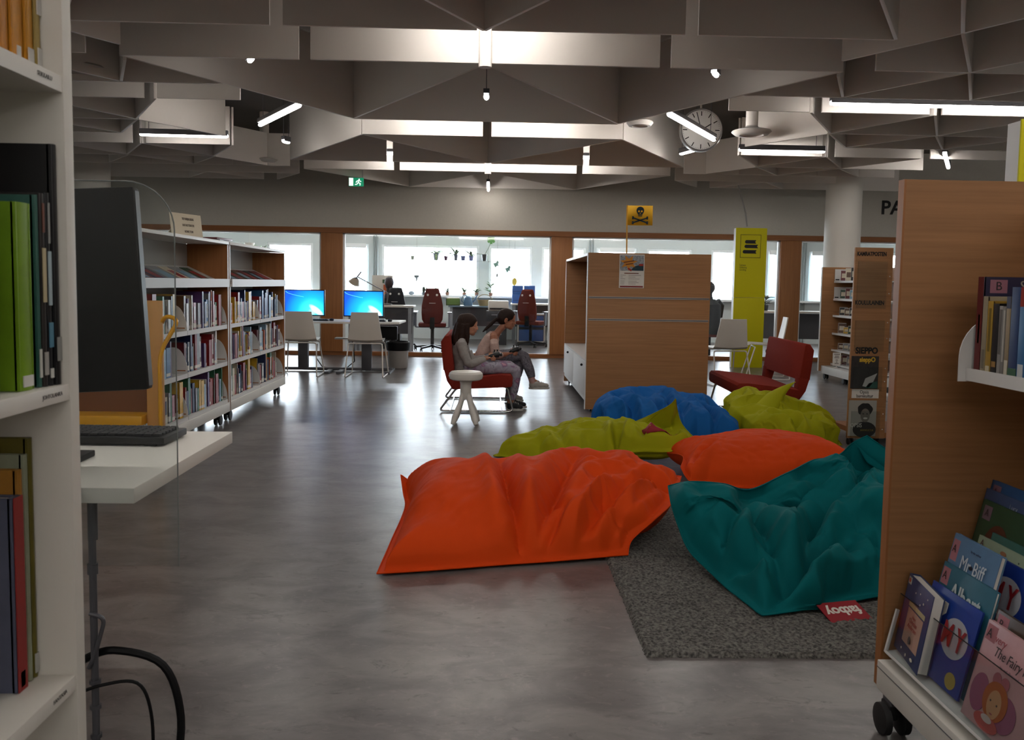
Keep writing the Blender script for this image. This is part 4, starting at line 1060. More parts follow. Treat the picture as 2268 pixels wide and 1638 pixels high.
b = MB(); b.tube([(-2.45, 12.2, .30), (-2.42, 12.0, .12), (-2.3, 11.8, .02), (-2.1, 11.72, .008), (-1.95, 11.75, .02), (-1.86, 11.8, .10), (-1.84, 11.6, .3), (-1.84, 11.5, .42)], .008, 6)
tag(b.build('cable', M_DARK), 'black cable sagging to the floor below the computer desk', 'cable')
bn = thing('waste_bin', 'light grey waste bin lined with a black bag beside the computer desk', 'waste bin', (-1.28, 11.95, 0))
b = MB(); b.lathe([(0, .004), (.125, .004), (.135, .02), (.15, .34), (.156, .34), (.156, .33)], 24); b.build('bucket', mat('bin_grey', '#a09c97', .5), bn)
b = MB(); b.lathe([(.157, .25), (.166, .30), (.168, .36), (.15, .375), (.13, .34), (.1, .25), (0, .2)], 24); b.build('bin_liner', M_DARK, bn)

def white_chair(label, x, y, rz):
    t = thing('white_chair', label, 'chair', (x, y, 0), rz, 'white shell chairs on sled legs')
    # shell: back and seat in one bent sheet; the chair faces +y
    prof = [(-.30, .815), (-.285, .72), (-.262, .60), (-.245, .52), (-.225, .465), (-.185, .44), (-.10, .437), (.05, .445), (.17, .45), (.21, .435)]
    b = MB(); n = 8
    wid = [.165, .178, .195, .208, .215, .218, .218, .21, .20, .19]
    rows = []
    for (py, pz), w in zip(prof, wid):
        rows.append([Vector((w * (2 * j / n - 1), py + .022 * ((2 * j / n - 1) ** 2) * (1 if pz > .47 else 0), pz + .012 * ((2 * j / n - 1) ** 2) * (1 if pz < .47 else 0))) for j in range(n + 1)])
    for lay, off in ((0, 0), (1, .012)):
        vs = []
        for i, r in enumerate(rows):
            a = Vector(r[min(1, n)]) ; nr = Vector((0, prof[min(i + 1, len(prof) - 1)][0] - prof[max(i - 1, 0)][0], prof[min(i + 1, len(prof) - 1)][1] - prof[max(i - 1, 0)][1]))
            nn = Vector((0, -nr.z, nr.y)).normalized()
            vs.append([b.bm.verts.new(p + nn * off) for p in r])
        if lay == 0: A = vs
        else: Bv = vs
        for i in range(len(vs) - 1):
            for j in range(n):
                b.bm.faces.new((vs[i][j], vs[i][j + 1], vs[i + 1][j + 1], vs[i + 1][j]))
    R_c = len(A) - 1
    loop = [(0, j) for j in range(n)] + [(i, n) for i in range(R_c)] + [(R_c, j) for j in range(n, 0, -1)] + [(i, 0) for i in range(R_c, 0, -1)]
    for p, q in zip(loop, loop[1:] + loop[:1]):
        b.bm.faces.new((A[p[0]][p[1]], A[q[0]][q[1]], Bv[q[0]][q[1]], Bv[p[0]][p[1]]))
    b.build('shell', mat('shell_white', '#cbc4ba', .5), t)
    for s in (-1, 1):
        b = MB(); b.tube(rpath([(0, -.20, .425), (s * .21, -.20, .425), (s * .235, -.32, .012), (s * .235, .25, .012), (s * .20, .13, .425), (0, .13, .425)], .03), .0085, 10)
        b.build('sled_leg', mat('chair_tube_white', '#d0cac2', .4), t)
    return t
white_chair('white shell chair before the right blue screen', -1.557, 10.93, 0)
white_chair('white shell chair before the left blue screen beside the bookcase', -2.385, 10.93, math.radians(2))
white_chair('white shell chair seen from behind between the middle bookcase and the lime pillar', 2.90, 10.55, math.radians(8))
white_chair('white shell chair turned sideways right of the lime pillar', 3.62, 11.25, math.radians(80))
for x, y, lb in ((2.45, 11.15, 'small round white table peeping out behind the right edge of the middle bookcase'),):
    t = thing('cafe_table', lb, 'table', (x, y, 0))
    b = MB(); b.lathe([(0, .695), (.34, .695), (.35, .705), (.35, .715), (.34, .72), (0, .72)], 40); b.build('table_top', M_WLAM, t)
    b = MB(); b.cyl((0, 0, .02), (0, 0, .695), .045, 20); b.build('pedestal', M_WMETAL, t)
    b = MB(); b.lathe([(0, 0), (.26, 0), (.27, .008), (.1, .03), (0, .03)], 32); b.build('base', M_WMETAL, t)

# ------------------------------------------------------------------ lime sign pillars
def sign_pillar(label, x, y, h, full):
    t = thing('sign_pillar', label, 'sign pillar', (x, y, 0), math.radians(2))
    b = MB(); b.box((-.235, 0, .0), (.235, .012, 1.046), bev=.001); b.box((-.235, 0, 1.05), (.235, .012, h), bev=.001); b.build('front_board', M_LIME, t)
    b = MB(); b.box((-.225, .012, 0), (.225, .13, h - .004)); b.build('core', M_WMETAL, t)
    if full:
        b = MB(); w = .004
        for lo, hi in (((-.165, h - .44), (.145, h - .44 + w * 1.6)), ((-.165, h - .10 - w), (.145, h - .10 + .002)), ((-.165, h - .44), (-.165 + w * 1.4, h - .10)), ((.14, h - .44), (.145, h - .10))):
            b.box((lo[0], -.002, lo[1]), (hi[0], 0, hi[1]))
        b.build('pictogram_frame', M_BLACK, t)
        for z, x0, x1 in ((h - .205, -.095, .075), (h - .272, -.10, .105), (h - .352, -.125, .085)):
            b = MB(); q = arc((x0 + .025, z), .026, PI / 2, 1.5 * PI, 8) + [(x1, z - .026), (x1 - .018, z), (x1, z + .026)]
            b.prism(q, 0, .002, TX); b.build('pictogram_book', M_BLACK, t)
        for txt, z in (('Lainaus', h - .55), ('Utlåning', h - .585), ('Lending', h - .62)):
            lettering(txt, .036, M_BLACK, t, (-.165, -.001, z), align='LEFT', sx=.9)
    return t
sign_pillar('tall lime sign pillar with stacked book pictogram in front of the glass partition', 3.86, 12.74, 2.08, True)
sign_pillar('lime sign pillar cut off by the right edge above the near right bookcase', 2.965, 4.45, 2.09, False)

# ------------------------------------------------------------------ the office behind the glass
M_MAR = mat('maroon_fabric', '#5e2623', .9, spec=.1)
def office_chair(label, x, y, rz, m, hgt=1.0):
    t = thing('office_chair', label, 'office chair', (x, y, 0), rz, 'swivel office chairs')
    b = MB()      # back shell, seen from behind at -y; tapered with shoulders
    zs = [.50, .56, .68, .80, .92, 1.02, 1.07, 1.085]; ws = [.15, .185, .195, .19, .165, .135, .115, .09]
    vs = []
    for z, w in zip(zs, ws):
        yy = -.20 - .05 * math.sin((z - .5) / .6 * PI) - .04 * (z - .5)
        vs.append([b.bm.verts.new((w * math.sin(a) , yy + .03 - .045 * math.cos(a), z - (.015 * math.cos(a * 2) if z > 1.05 else 0))) for a in [i * PI / 5 - PI for i in range(10)]])
    for A, B_ in zip(vs, vs[1:]):
        for j in range(10):
            b.bm.faces.new((A[j], A[(j + 1) % 10], B_[(j + 1) % 10], B_[j]))
    b.bm.faces.new(vs[0][::-1]); b.bm.faces.new(vs[-1])
    k = b.build('back', m, t, smooth=60)
    b = MB()
    for s in (-1, 1):
        b.ball((s * .078, -.288, .985), (.02, .006, .02), sub=2)
    b.bar((-.055, -.302, .845), (.055, -.302, .845), .022, .006, bev=.002); b.build('eyelets', mat('eyelet_pale', '#e8e6e2', .4), k)
    b = MB(); b.box((-.24, -.2, .43), (.24, .25, .50), bev=.03); b.build('seat', m, t)
    b = MB(); b.box((-.04, -.25, .40), (.04, -.15, .60), bev=.01); b.cyl((0, 0, .12), (0, 0, .43), .03, 12); b.build('gas_lift', M_DARK, t)
    for s in (-1, 1):
        b = MB(); b.box((s * .30 - .04, -.12, .66), (s * .30 + .04, .14, .685), bev=.01); b.box((s * .29 - .015, -.03, .42), (s * .29 + .015, .03, .66)); b.box((min(0, s * .29), -.02, .41), (max(0, s * .29), .02, .43)); b.build('armrest', mat('arm_grey', '#6f7680', .4), t)
    for i in range(5):
        a = i * 2 * PI / 5 + .3
        b = MB(); b.bar((0, 0, .10), (.30 * math.cos(a), .30 * math.sin(a), .07), .045, .03); l = b.build('star_leg', M_DARK, t)
        caster(l, (.31 * math.cos(a), .31 * math.sin(a), 0), .028, .04)
    return t
office_chair('maroon office chair with two pale eyelets left of the girls, behind the glass', -1.01, 15.0, math.radians(3), M_MAR)
office_chair('maroon office chair with two pale eyelets above the second girl, turned to the right', .77, 16.3, math.radians(-22), M_MAR)
office_chair('black office chair with two pale eyelets beside the person at the window', -1.66, 15.55, math.radians(-8), mat('chair_black', '#1b1c22', .8))
office_chair('maroon office chair behind the glass near the white column', 5.45, 15.75, math.radians(160), M_MAR)
def office_table(label, x0, x1, y0, y1, z, top, leg):
    t = thing('office_desk', label, 'desk', ((x0 + x1) / 2, (y0 + y1) / 2, 0), 0, 'office desks behind the glass')
    w, d = (x1 - x0) / 2, (y1 - y0) / 2
    b = MB(); b.box((-w, -d, z - .03), (w, d, z), bev=.003); b.build('desk_top', top, t)
    for sx in (-1, 1):
        for sy in (-1, 1):
            b = MB(); b.box((sx * (w - .06) - .025, sy * (d - .05) - .025, 0), (sx * (w - .06) + .025, sy * (d - .05) + .025, z - .03)); b.build('leg', leg, t)
    b = MB(); b.box((-w + .06, d - .08, .3), (w - .06, d - .06, z - .05)); b.build('modesty_panel', M_GREY, t)
    return t
M_GLEG = mat('leg_grey', '#8b9096', .4)
office_table('office desk with pale top left of the maroon chair behind the glass', -2.35, -1.30, 14.45, 15.0, .80, M_WLAM, M_GLEG)
office_table('long office desk under the sunny windows in the middle', -.85, .35, 17.3, 18.1, .74, mat('desk_blue_grey', '#5f6f7c', .4), M_GLEG)
office_table('office desk under the right windows behind the second maroon chair', .42, 2.2, 17.3, 18.1, .80, M_WLAM, M_GLEG)
office_table('office desk behind the glass near the white column', 4.3, 6.4, 14.6, 15.2, .80, M_WLAM, M_GLEG)
office_table('office desk behind the glass right of the middle bookcase', 2.4, 3.7, 15.8, 16.5, .76, M_WLAM, M_GLEG)
t = thing('drawer_cabinet', 'black drawer cabinet with pale handle behind the girls, under the window desk', 'cabinet', (.12, 17.0, 0))
b = MB(); b.box((-.2, -.25, 0), (.2, .25, .66), bev=.004); b.build('body', mat('cabinet_dark', '#2c3036', .5), t)
for z in (.09, .28, .47):
    b = MB(); b.box((-.185, -.262, z), (.185, -.25, z + .17), bev=.003); d = b.build('drawer', mat('cabinet_dark', '#2c3036'), t)
    b = MB(); b.box((-.1, -.272, z + .11), (.1, -.262, z + .125)); b.build('handle', M_GLEG, d)
t = thing('drawer_unit', 'blue drawer unit in a white frame behind the second maroon chair', 'cabinet', (.80, 16.95, 0))
b = MB(); b.box((-.27, -.25, 0), (.27, .25, .62), bev=.004); b.build('body', mat('navy_body', '#1b2430', .5), t)
for z in (.09, .36):
    b = MB(); b.box((-.235, -.262, z), (.235, -.25, z + .22), bev=.003); b.build('drawer', mat('drawer_blue', '#1f4a86', .5), t)
b = MB()
for lo, hi in (((-.27, -.265, .06), (-.245, -.25, .62)), ((.245, -.265, .06), (.27, -.25, .62)), ((-.27, -.265, .06), (.27, -.25, .085)), ((-.27, -.265, .595), (.27, -.25, .62))):
    b.box(lo, hi)
b.build('frame', M_WMETAL, t)
for k, (x, z) in enumerate(((.55, .8005), (.79, .8005), (.55, .9825), (.79, .9825))):
    b = MB(); b.box((-.11, -.12, 0), (.11, .12, .18), 0, .004); b.box((-.09, -.124, .06), (.09, -.12, .065), 1)
    tag(b.build('storage_box', [mat('box_blue', '#1d4f96', .5), M_DARK], loc=(x, 17.6, z)), 'blue storage box, %s %s of the four stacked before the right window' % (('lower', 'lower', 'upper', 'upper')[k], ('left', 'right')[k % 2]), 'box', 'blue boxes before the window')
# things on and under the window desk
def lump(nm, label, cat, parts, loc, rz=0.):
    t = thing(nm, label, cat, loc, rz)
    for pn, m, fn in parts:
        b = MB(); fn(b); b.build(pn, m, t)
    return t
lump('watering_can', 'blue-grey watering can on the shelf under the window desk', 'watering can', [
    ('body', mat('can_blue', '#4a6a86', .4), lambda b: b.lathe([(0, 0), (.09, 0), (.095, .02), (.08, .16), (.05, .19), (0, .19)], 20)),
    ('spout', mat('can_blue', '#4a6a86'), lambda b: b.tube([(.07, 0, .04), (.15, 0, .12), (.2, 0, .22)], [.02, .014, .012], 8)),
    ('handle', mat('can_blue', '#4a6a86'), lambda b: b.tube(rpath([(-.07, 0, .04), (-.15, 0, .1), (-.1, 0, .22), (-.02, 0, .19)], .04), .008, 8))], (-.46, 17.5, .741), .4)
lump('crate', 'green plastic crate on the window desk left of the watering can', 'crate', [
    ('tub', mat('crate_green', '#4f6a2c', .5), lambda b: (b.box((-.14, -.1, 0), (.14, .1, .012)), b.box((-.14, -.1, 0), (-.13, .1, .14)), b.box((.13, -.1, 0), (.14, .1, .14)), b.box((-.14, -.1, 0), (.14, -.09, .14)), b.box((-.14, .09, 0), (.14, .1, .14)))),
    ('lid_contents', M_PAPER, lambda b: b.box((-.12, -.08, .1), (.12, .08, .16)))], (-.76, 17.5, .741))
lump('basket', 'straw coloured basket at the right end of the window desk', 'basket', [
    ('bowl', mat('straw', '#8a7a58', .8, bump=(60, .6, (1, 1, 4))), lambda b: b.lathe([(0, 0), (.11, 0), (.15, .1), (.155, .12), (.145, .12), (.1, .02), (0, .02)], 24)),
    ('handle', mat('straw', '#8a7a58'), lambda b: b.tube([(.15 * math.cos(a), 0, .11 + .12 * math.sin(a)) for a in [i * PI / 10 for i in range(11)]], .007, 6))], (-.12, 17.5, .741))
lump('printer', 'small white printer on the office floor beside the black cabinet', 'printer', [
    ('body', M_WLAM, lambda b: b.box((-.2, -.18, 0), (.2, .18, .2), bev=.02)), ('paper_tray', M_DARK, lambda b: b.box((-.17, -.22, .03), (.17, -.17, .06), bev=.004))], (.33, 16.9, 0.0), 0)
bpy.data.objects['printer'].location = (.155, 17.0, .6605)
lump('desk_lamp', 'beige architect lamp on the office desk above the right blue screen', 'lamp', [
    ('shade', mat('lamp_beige', '#9b9282', .4), lambda b: b.lathe([(.03, .10), (.06, .08), (.1, .0), (.094, .0), (.05, .07), (.02, .09)], 24, Matrix.Translation((-.36, 0, .36)) @ Euler((.3, .5, 0)).to_matrix().to_4x4())),
    ('arm', M_GREY, lambda b: (b.bar((-.33, 0, .44), (-.24, 0, .56), .02), b.bar((-.30, 0, .47), (.22, 0, .20), .016), b.bar((.22, 0, .2), (.2, 0, .02), .016))),
    ('base', M_GREY, lambda b: b.lathe([(0, 0), (.09, 0), (.09, .02), (0, .03)], 20, Matrix.Translation((.2, 0, 0))))], (-1.98, 14.8, .801))
lump('notice_board', 'white board with green patches and an orange folder behind the person', 'board', [
    ('panel', M_PAPER, lambda b: b.box((-.2, -.01, 0), (.2, .01, .42), bev=.003)),
    ('green_patch', mat('patch_green', '#4a6b52', .7), lambda b: (b.box((.0, -.013, .27), (.06, -.01, .34)), b.box((.09, -.013, .25), (.15, -.01, .33)))),
    ('orange_folder', mat('folder_orange', '#b5532c', .6), lambda b: b.box((.02, -.025, .0), (.2, -.011, .24)))], (-2.1, 16.75, .90))
lump('easel_desk', 'low grey filing cabinet under the white board', 'cabinet', [
    ('body', mat('cabinet_grey', '#7d8287', .5), lambda b: b.box((-.5, -.2, 0), (.5, .2, .9), bev=.004)), ('handle', M_GLEG, lambda b: b.box((-.1, -.215, .6), (.1, -.2, .62)))], (-2.25, 16.9, 0))
bpy.data.objects['easel_desk'].name = 'filing_cabinet'
# two people at work, seen from behind
def office_person(label, x, y, rz, top, hair):
    t = thing('person', label, 'person', (x, y, 0), rz)
    b = MB()
    b.tube([(0, .02, .42), (0, 0, .55), (0, -.01, .72), (0, 0, .88), (0, .01, .97)], [(.15, .2), (.14, .185), (.14, .19), (.13, .2), (.07, .09)][::1], 16)
    for s in (-1, 1):
        b.tube([(s * .16, 0, .95), (s * .22, .0, .86), (s * .26, .05, .70), (s * .2, .28, .68)], [.05, .062, .05, .04], 10)
        b.tube([(s * .09, .0, .47), (s * .11, .42, .50), (s * .11, .46, .44), (s * .11, .44, .05)], [.085, .065, .06, .045], 10)
    b.tube([(0, .01, .92), (0, .03, 1.06)], [.055, .05], 12, 1)
    b.ball((0, .05, 1.16), (.078, .095, .115), 1)
    bd = b.build('body', [top, mat('skin', '#9a6a50', .6)], t)
    md_ = bd.modifiers.new('remesh', 'REMESH'); md_.mode = 'VOXEL'; md_.voxel_size = .014; md_.use_smooth_shade = True
    b = MB(); b.ball((0, .03, 1.185), (.09, .10, .105), sub=3); b.build('hair', hair, t)
    b = MB(); b.tube([(0, .02, .40), (0, 0, .55), (0, -.012, .72), (0, -.0, .88), (0, .005, .975)], [(.165, .215), (.155, .2), (.155, .205), (.145, .215), (.075, .1)], 18)
    for s in (-1, 1):
        b.tube([(s * .15, 0, .95), (s * .225, .0, .86), (s * .265, .05, .70), (s * .21, .26, .68)], [.058, .07, .058, .048], 10)
    b.build('jacket', top, t)
    return t
M_JAC = mat('jacket_navy', '#191b26', .85); M_HAIRD = mat('hair_dark', '#241c1a', .6)
office_person('person in a dark jacket seen from behind at the sunny window', -1.90, 16.15, math.radians(10), M_JAC, mat('hair_brownblack', '#2c2430', .6))
office_person('person in a black jacket at a screen behind the right edge of the middle bookcase', 3.86, 15.0, math.radians(25), mat('jacket_black', '#0f1013', .85), M_HAIRD)
lump('stool_seat', 'maroon work stool under the person in the dark jacket at the window', 'stool', [('seat', M_MAR, lambda b: b.box((-.2, -.2, .325), (.2, .2, .37), bev=.02)), ('post', M_DARK, lambda b: b.cyl((0, 0, .0), (0, 0, .33), .03, 10))], (-1.90, 16.15, 0))
lump('stool_seat', 'maroon work stool under the person in the black jacket', 'stool', [('seat', M_MAR, lambda b: b.box((-.2, -.2, .325), (.2, .2, .37), bev=.02)), ('post', M_DARK, lambda b: b.cyl((0, 0, .0), (0, 0, .33), .03, 10))], (3.86, 15.0, 0))
for o in list(bpy.data.objects):
    if o.name.startswith('stool_seat'): o.name = o.name.replace('stool_seat', 'work_stool')
lump('office_screen', 'dark computer screen facing the person in the black jacket', 'computer screen', [('housing', M_DARK, lambda b: b.box((-.25, -.02, .1), (.25, .02, .42), bev=.006)), ('stand', M_DARK, lambda b: (b.box((-.03, 0, 0), (.03, .03, .2)), b.box((-.1, -.08, 0), (.1, .08, .012))))], (3.35, 15.95, .761), .1)

# venetian blinds in three of the panes
M_SLAT = mat('blind_slat', '#b9d3dc', .5)
for k, (a, c, z0, lb) in enumerate(((-3.08, -2.66, SILL + .06, 'venetian blind in the narrow pane left of the lamp'), (5.98, 6.17, SILL + .06, 'venetian blind in the pane beside the dark leafy plant'), (6.9, 7.9, SILL + .06, 'venetian blind in the pane left of the white column'), (2.32, 3.06, 1.86, 'half drawn blind above the middle bookcase'))):
    t = thing('venetian_blind', lb, 'blind', ((a + c) / 2, YW - .014, 0), 0, 'venetian blinds')
    w = (c - a) / 2
    b = MB(); z = z0
    while z < HEAD - .09:
        b.cbox((0, 0, z), (2 * w, .022, .0015), rot=(math.radians(52), 0, 0)); z += .021
    b.build('slats', M_SLAT, t)
    b = MB(); b.box((-w, -.014, HEAD - .085), (w, .016, HEAD + .01)); b.build('head_rail', M_WINF, t)
# pipes on the facade
for x, lb in ((-2.46, 'grey vertical pipe left of the wide sunny window'), (6.70, 'grey vertical pipe left of the blinds near the white column'), (2.12, 'grey vertical pipe above the left edge of the middle bookcase')):
    b = MB(); b.cyl((x - .02, YW - .06, 0), (x - .02, YW - .06, 2.44), .022, 10); b.cyl((x + .045, YW - .06, 0), (x + .045, YW - .06, 2.44), .018, 10)
    tag(b.build('pipe', mat('pipe_grey', '#8e9696', .5)), lb, 'pipe')

# ------------------------------------------------------------------ plants
M_LEAF = mat('leaf_green', '#3d5a33', .5, noise=(8, .3, (1, 1, 1))); M_LEAFD = mat('leaf_dark', '#1c2a1c', .5); M_LEAFP = mat('leaf_pale', '#7d9468', .5)
def leaf(b, base, dirv, L, w, droop=.3, m=None):
    d = Vector(dirv).normalized(); side = d.cross(Vector((0, 0, 1)))
    side = side.normalized() if side.length > .05 else Vector((1, 0, 0))
    P = []
    for i in range(6):
        t = i / 5
        c = Vector(base) + d * L * t - Vector((0, 0, droop * L * t * t))
        ww = w * math.sin(PI * min(1, t * .92 + .06)) * .5
        P.append((c - side * ww, c + Vector((0, 0, ww * .25)), c + side * ww))
    for A, B_ in zip(P, P[1:]):
        b.face([A[0], A[1], B_[1], B_[0]], m); b.face([A[1], A[2], B_[2], B_[1]], m)
def plant(label, loc, pot_r, pot_h, pot_m, leaves, L, w, spread, m, seed, droop=.4, stem=0.):
    t = thing('potted_plant', label, 'plant', loc)
    if pot_h:
        b = MB(); b.lathe([(0, 0), (pot_r * .75, 0), (pot_r, pot_h * .85), (pot_r * 1.08, pot_h * .86), (pot_r * 1.08, pot_h), (pot_r * .95, pot_h), (pot_r * .9, pot_h * .8), (0, pot_h * .8)], 16); b.build('pot', pot_m, t)
    if leaves:
        rg = random.Random(seed); b = MB()
        for i in range(leaves):
            a = rg.uniform(0, 2 * PI); e = rg.uniform(.2, 1.4)
            z = pot_h * .8 + stem * rg.random()
            leaf(b, (0, 0, z), (math.cos(a) * spread, math.sin(a) * spread, math.sin(e)), L * rg.uniform(.6, 1.1), w, droop)
        if stem: b.tube([(0, 0, pot_h * .7), (.01, 0, pot_h + stem)], .006, 6)
        o = b.build('foliage', m, t, fix=False)
        o.modifiers.new('thick', 'SOLIDIFY').thickness = .0015
    return t
t = thing('plant_shelf', 'clear shelf holding the row of small pots across the sunny window', 'shelf', (-.95, 18.08, 1.66))
b = MB(); b.box((-1.0, -.08, -.008), (.95, .08, 0)); b.build('board', M_ACRYL, t)
for x in (-.95, .0, .9):
    b = MB(); b.box((x - .004, .08, -.02), (x + .004, .33, .0)); b.build('bracket', M_STEEL, t)
PZ = 1.6605
for k, (px, h, r, col, nl, L, sp, lb) in enumerate(((-1.645, .085, .038, '#8d9284', 0, 0, 1, 'tiny grey-green pot at the left end of the window shelf'), (-1.155, .15, .058, '#6c7680', 22, .5, 1.2, 'grey pot with a wide spreading green plant on the window shelf'),
                                                 (-.95, .09, .04, '#5e3a55', 0, 0, 1, 'tiny purple pot on the window shelf'), (-.74, .13, .04, '#5b6270', 7, .42, .5, 'slate pot with upright dark leaves on the window shelf'),
                                                 (-.59, .10, .05, '#69719a', 0, 0, 1, 'empty blue-grey pot on the window shelf'), (-.42, .12, .052, '#5f6590', 8, .38, .8, 'violet-blue pot with thin branching leaves on the window shelf'),
                                                 (-.145, .14, .055, '#15171f', 0, 0, 1, 'black pot at the right end of the window shelf below a big split leaf'))):
    plant(lb, (px, 18.08, PZ), r, h, mat('pot_' + col[1:], col, .5), nl, L, .06 if nl < 10 else .05, sp, M_LEAF if nl < 10 else M_LEAFP, k, .5)
t = thing('monstera_leaf', 'big split green leaf on a long stalk above the black pot', 'plant', (-.145, 18.08, PZ + .14))
b = MB(); b.tube([(0, 0, -.02), (.08, 0, .12), (.14, -.02, .26)], .005, 6); b.build('stalk', M_LEAF, t)
b = MB(); pts = []
for i in range(36):
    a = i * 2 * PI / 36; r = .085 * (1 - .35 * (i % 6 == 0)) * (1.15 if abs(a - PI / 2) < .6 else 1)
    pts.append((.14 + r * math.cos(a), .30 + r * 1.0 * math.sin(a)))
b.prism(pts, .02, .024, TX); b.build('leaf', mat('leaf_bright', '#4c8a3c', .5), t)
for k, (px, lb) in enumerate(((-1.68, 'grey stone ornament at the left on the window sill'), (-1.42, 'dark green cactus on the window sill left of the maroon chair'), (-1.15, 'small leafy plant on the sill behind the left maroon chair'), (-.92, 'second small leafy plant on the sill behind the left maroon chair'), (-.56, 'low green plant on the sill between the girls'), (-.30, 'bushy green plant on the sill above the girls'), (-.0, 'tall thin green plant on the sill beside the window mullion'), (5.85, 'dark palm-like plant in the window right of the lime pillar'))):
    if k == 0:
        b = MB(); b.ball((0, 0, .04), (.06, .04, .045), sub=2); tag(b.build('stone', mat('stone_grey', '#7a8288', .8), loc=(px, YW - .12, SILL)), lb, 'ornament')
    elif k == 1:
        t = thing('cactus', lb, 'plant', (px, YW - .12, SILL)); b = MB(); b.lathe([(0, 0), (.04, 0), (.05, .06), (0, .06)], 14); b.build('pot', M_GREY, t)
        b = MB(); b.tube([(0, 0, .05), (0, 0, .1), (0, 0, .16), (0, 0, .18)], [.025, .035, .03, .008], 10); b.tube([(.02, 0, .1), (.06, 0, .12), (.06, 0, .17)], [.016, .018, .01], 8); b.build('stem', M_LEAFD, t)
    elif k == 7:
        t = plant(lb, (4.80, 14.9, .80), .06, .10, M_DARK, 26, .26, .035, .9, M_LEAFD, 40, .35, .16)
    else:
        plant(lb, (px, YW - .12, SILL), .04, .07, mat('pot_clay', '#7d5a48', .7), 14, .2 if k < 6 else .3, .045, .8, M_LEAF, 20 + k, .4, .05 if k < 6 else .18)
for k, (x, z, m, lb) in enumerate(((.13, 1.60, '#6d8a7c', 'grey-green hanging paper bird highest in the right window'), (.38, 1.50, '#5d8078', 'teal hanging paper fish in the right window'), (.13, 1.37, '#5f6468', 'small dark hanging ornament in the right window'), (.50, 1.24, '#b59a2c', 'yellow hanging ornament above the blue boxes'), (-1.57, 1.30, '#5e6668', 'grey hanging bell ornament in the wide window'))):
    t = thing('window_ornament', lb, 'ornament', (x, YW - .16, z))
    b = MB(); rg = random.Random(k + 3)
    if k in (0, 1):
        b.prism([(-.09, .02), (-.03, .04), (.0, .09), (.04, .05), (.02, .0), (.05, -.07), (.0, -.03), (-.04, -.08)], -.006, .006, TX)
    elif k == 4:
        b.lathe([(0, .05), (.06, .045), (.05, .0), (.02, -.02), (.012, -.08), (0, -.085)], 14)
    else:
        b.ball((0, 0, 0), ((.02, .02, .045) if k == 2 else (.055, .03, .085)), sub=2)
    b.build('shape', mat('ornament_' + m[1:], m, .6), t)
    b = MB(); b.cyl((0, 0, .04), (0, 0, 2.45 - z), .0015, 4); b.build('thread', M_GREY, t)
t = thing('hanging_plant', 'pale trailing plant hanging in the office above the left bookcase', 'plant', (-4.98, 17.9, 1.93))
rg = random.Random(77); b = MB()
for i in range(46):
    a = rg.uniform(0, 2 * PI); q = Vector((.22 * rg.gauss(0, .6), .1 * rg.gauss(0, .5), -.28 * rg.random() ** .8))
    leaf(b, q, (math.cos(a), math.sin(a) * .4, rg.uniform(-.5, .6)), rg.uniform(.08, .16), .06, .5)
o = b.build('foliage', M_LEAFP, t, fix=False); o.modifiers.new('thick', 'SOLIDIFY').thickness = .0015
b = MB()
for i in range(14):
    a = rg.uniform(0, 2 * PI); q = Vector((.34 + .05 * rg.gauss(0, .6), 0, -.36 + .4 * rg.random()))
    leaf(b, q, (math.cos(a), math.sin(a) * .4, rg.uniform(-.2, .6)), rg.uniform(.06, .14), .045, .5)
o = b.build('trailing_shoot', M_LEAF, t, fix=False); o.modifiers.new('thick', 'SOLIDIFY').thickness = .0015
b = MB(); b.lathe([(0, -.06), (.09, -.05), (.11, .02), (.1, .02), (0, .0)], 18); b.cyl((0, 0, .02), (0, 0, .52), .002, 4); b.build('hanging_pot', M_PAPER, t)
# ------------------------------------------------------------------ red lounge chairs and white stool
def lounge_chair(label, x, y, rz, w=1.13):
    """Local +x is the way the sitter faces; width along y."""
    t = thing('lounge_chair', label, 'lounge chair', (x, y, 0), rz, 'red lounge chairs on chrome sled frames')
    h = w / 2
    b = MB(); b.prism([(-.235, .222), (-.225, .318), (-.12, .325), (.22, .362), (.30, .362), (.318, .34), (.318, .27), (.305, .25), (.2, .246)], -h, h, TX, bev=.012); b.build('seat', M_RED, t)
    q = [(-.222, .40), (-.262, .70), (-.275, .716), (-.31, .712), (-.345, .66), (-.318, .40)]
    b = MB(); b.prism(q, -h, h, TX, bev=.014)
    for s in (-1, 1):
        b.prism([(-.235, .225), (-.212, .315), (-.222, .42), (-.318, .42), (-.285, .3)], s * h - (.12 if s > 0 else 0), s * h + (0 if s > 0 else .12), TX, bev=.012)
    b.build('backrest', M_RED, t)
    for s in (-1, 1):
        y_ = s * (h - .10)
        b = MB(); b.tube(rpath([(-.12, y_, .235), (-.20, y_, .225), (-.36, y_, .0105), (.33, y_, .0105), (.27, y_, .245), (.1, y_, .245)], .045, 7), .0095, 12); b.build('sled_frame', M_STEEL, t)
    b = MB()
    for x_ in (-.1, .18):
        b.tube([(x_, -h + .1, .238), (x_, h - .1, .238)], .009, 10)
    b.tube([(-.26, -h + .1, .0105), (-.26, h - .1, .0105)], .008, 10); b.tube([(.22, -h + .1, .0105), (.22, h - .1, .0105)], .008, 10)
    b.build('cross_tubes', M_STEEL, t)
    return t
lounge_chair('red lounge chair in the middle of the floor with two girls sitting on it', -.105, 8.40, 0)
lounge_chair('empty red lounge chair behind the lime bean bag at right', 2.51, 7.98, math.radians(180 - 2))
t = thing('stool', 'white round plastic stool with bulbous legs beside the girls', 'stool', (-.20, 7.25, 0))
m = mat('plastic_white', '#cfcac2', .35)
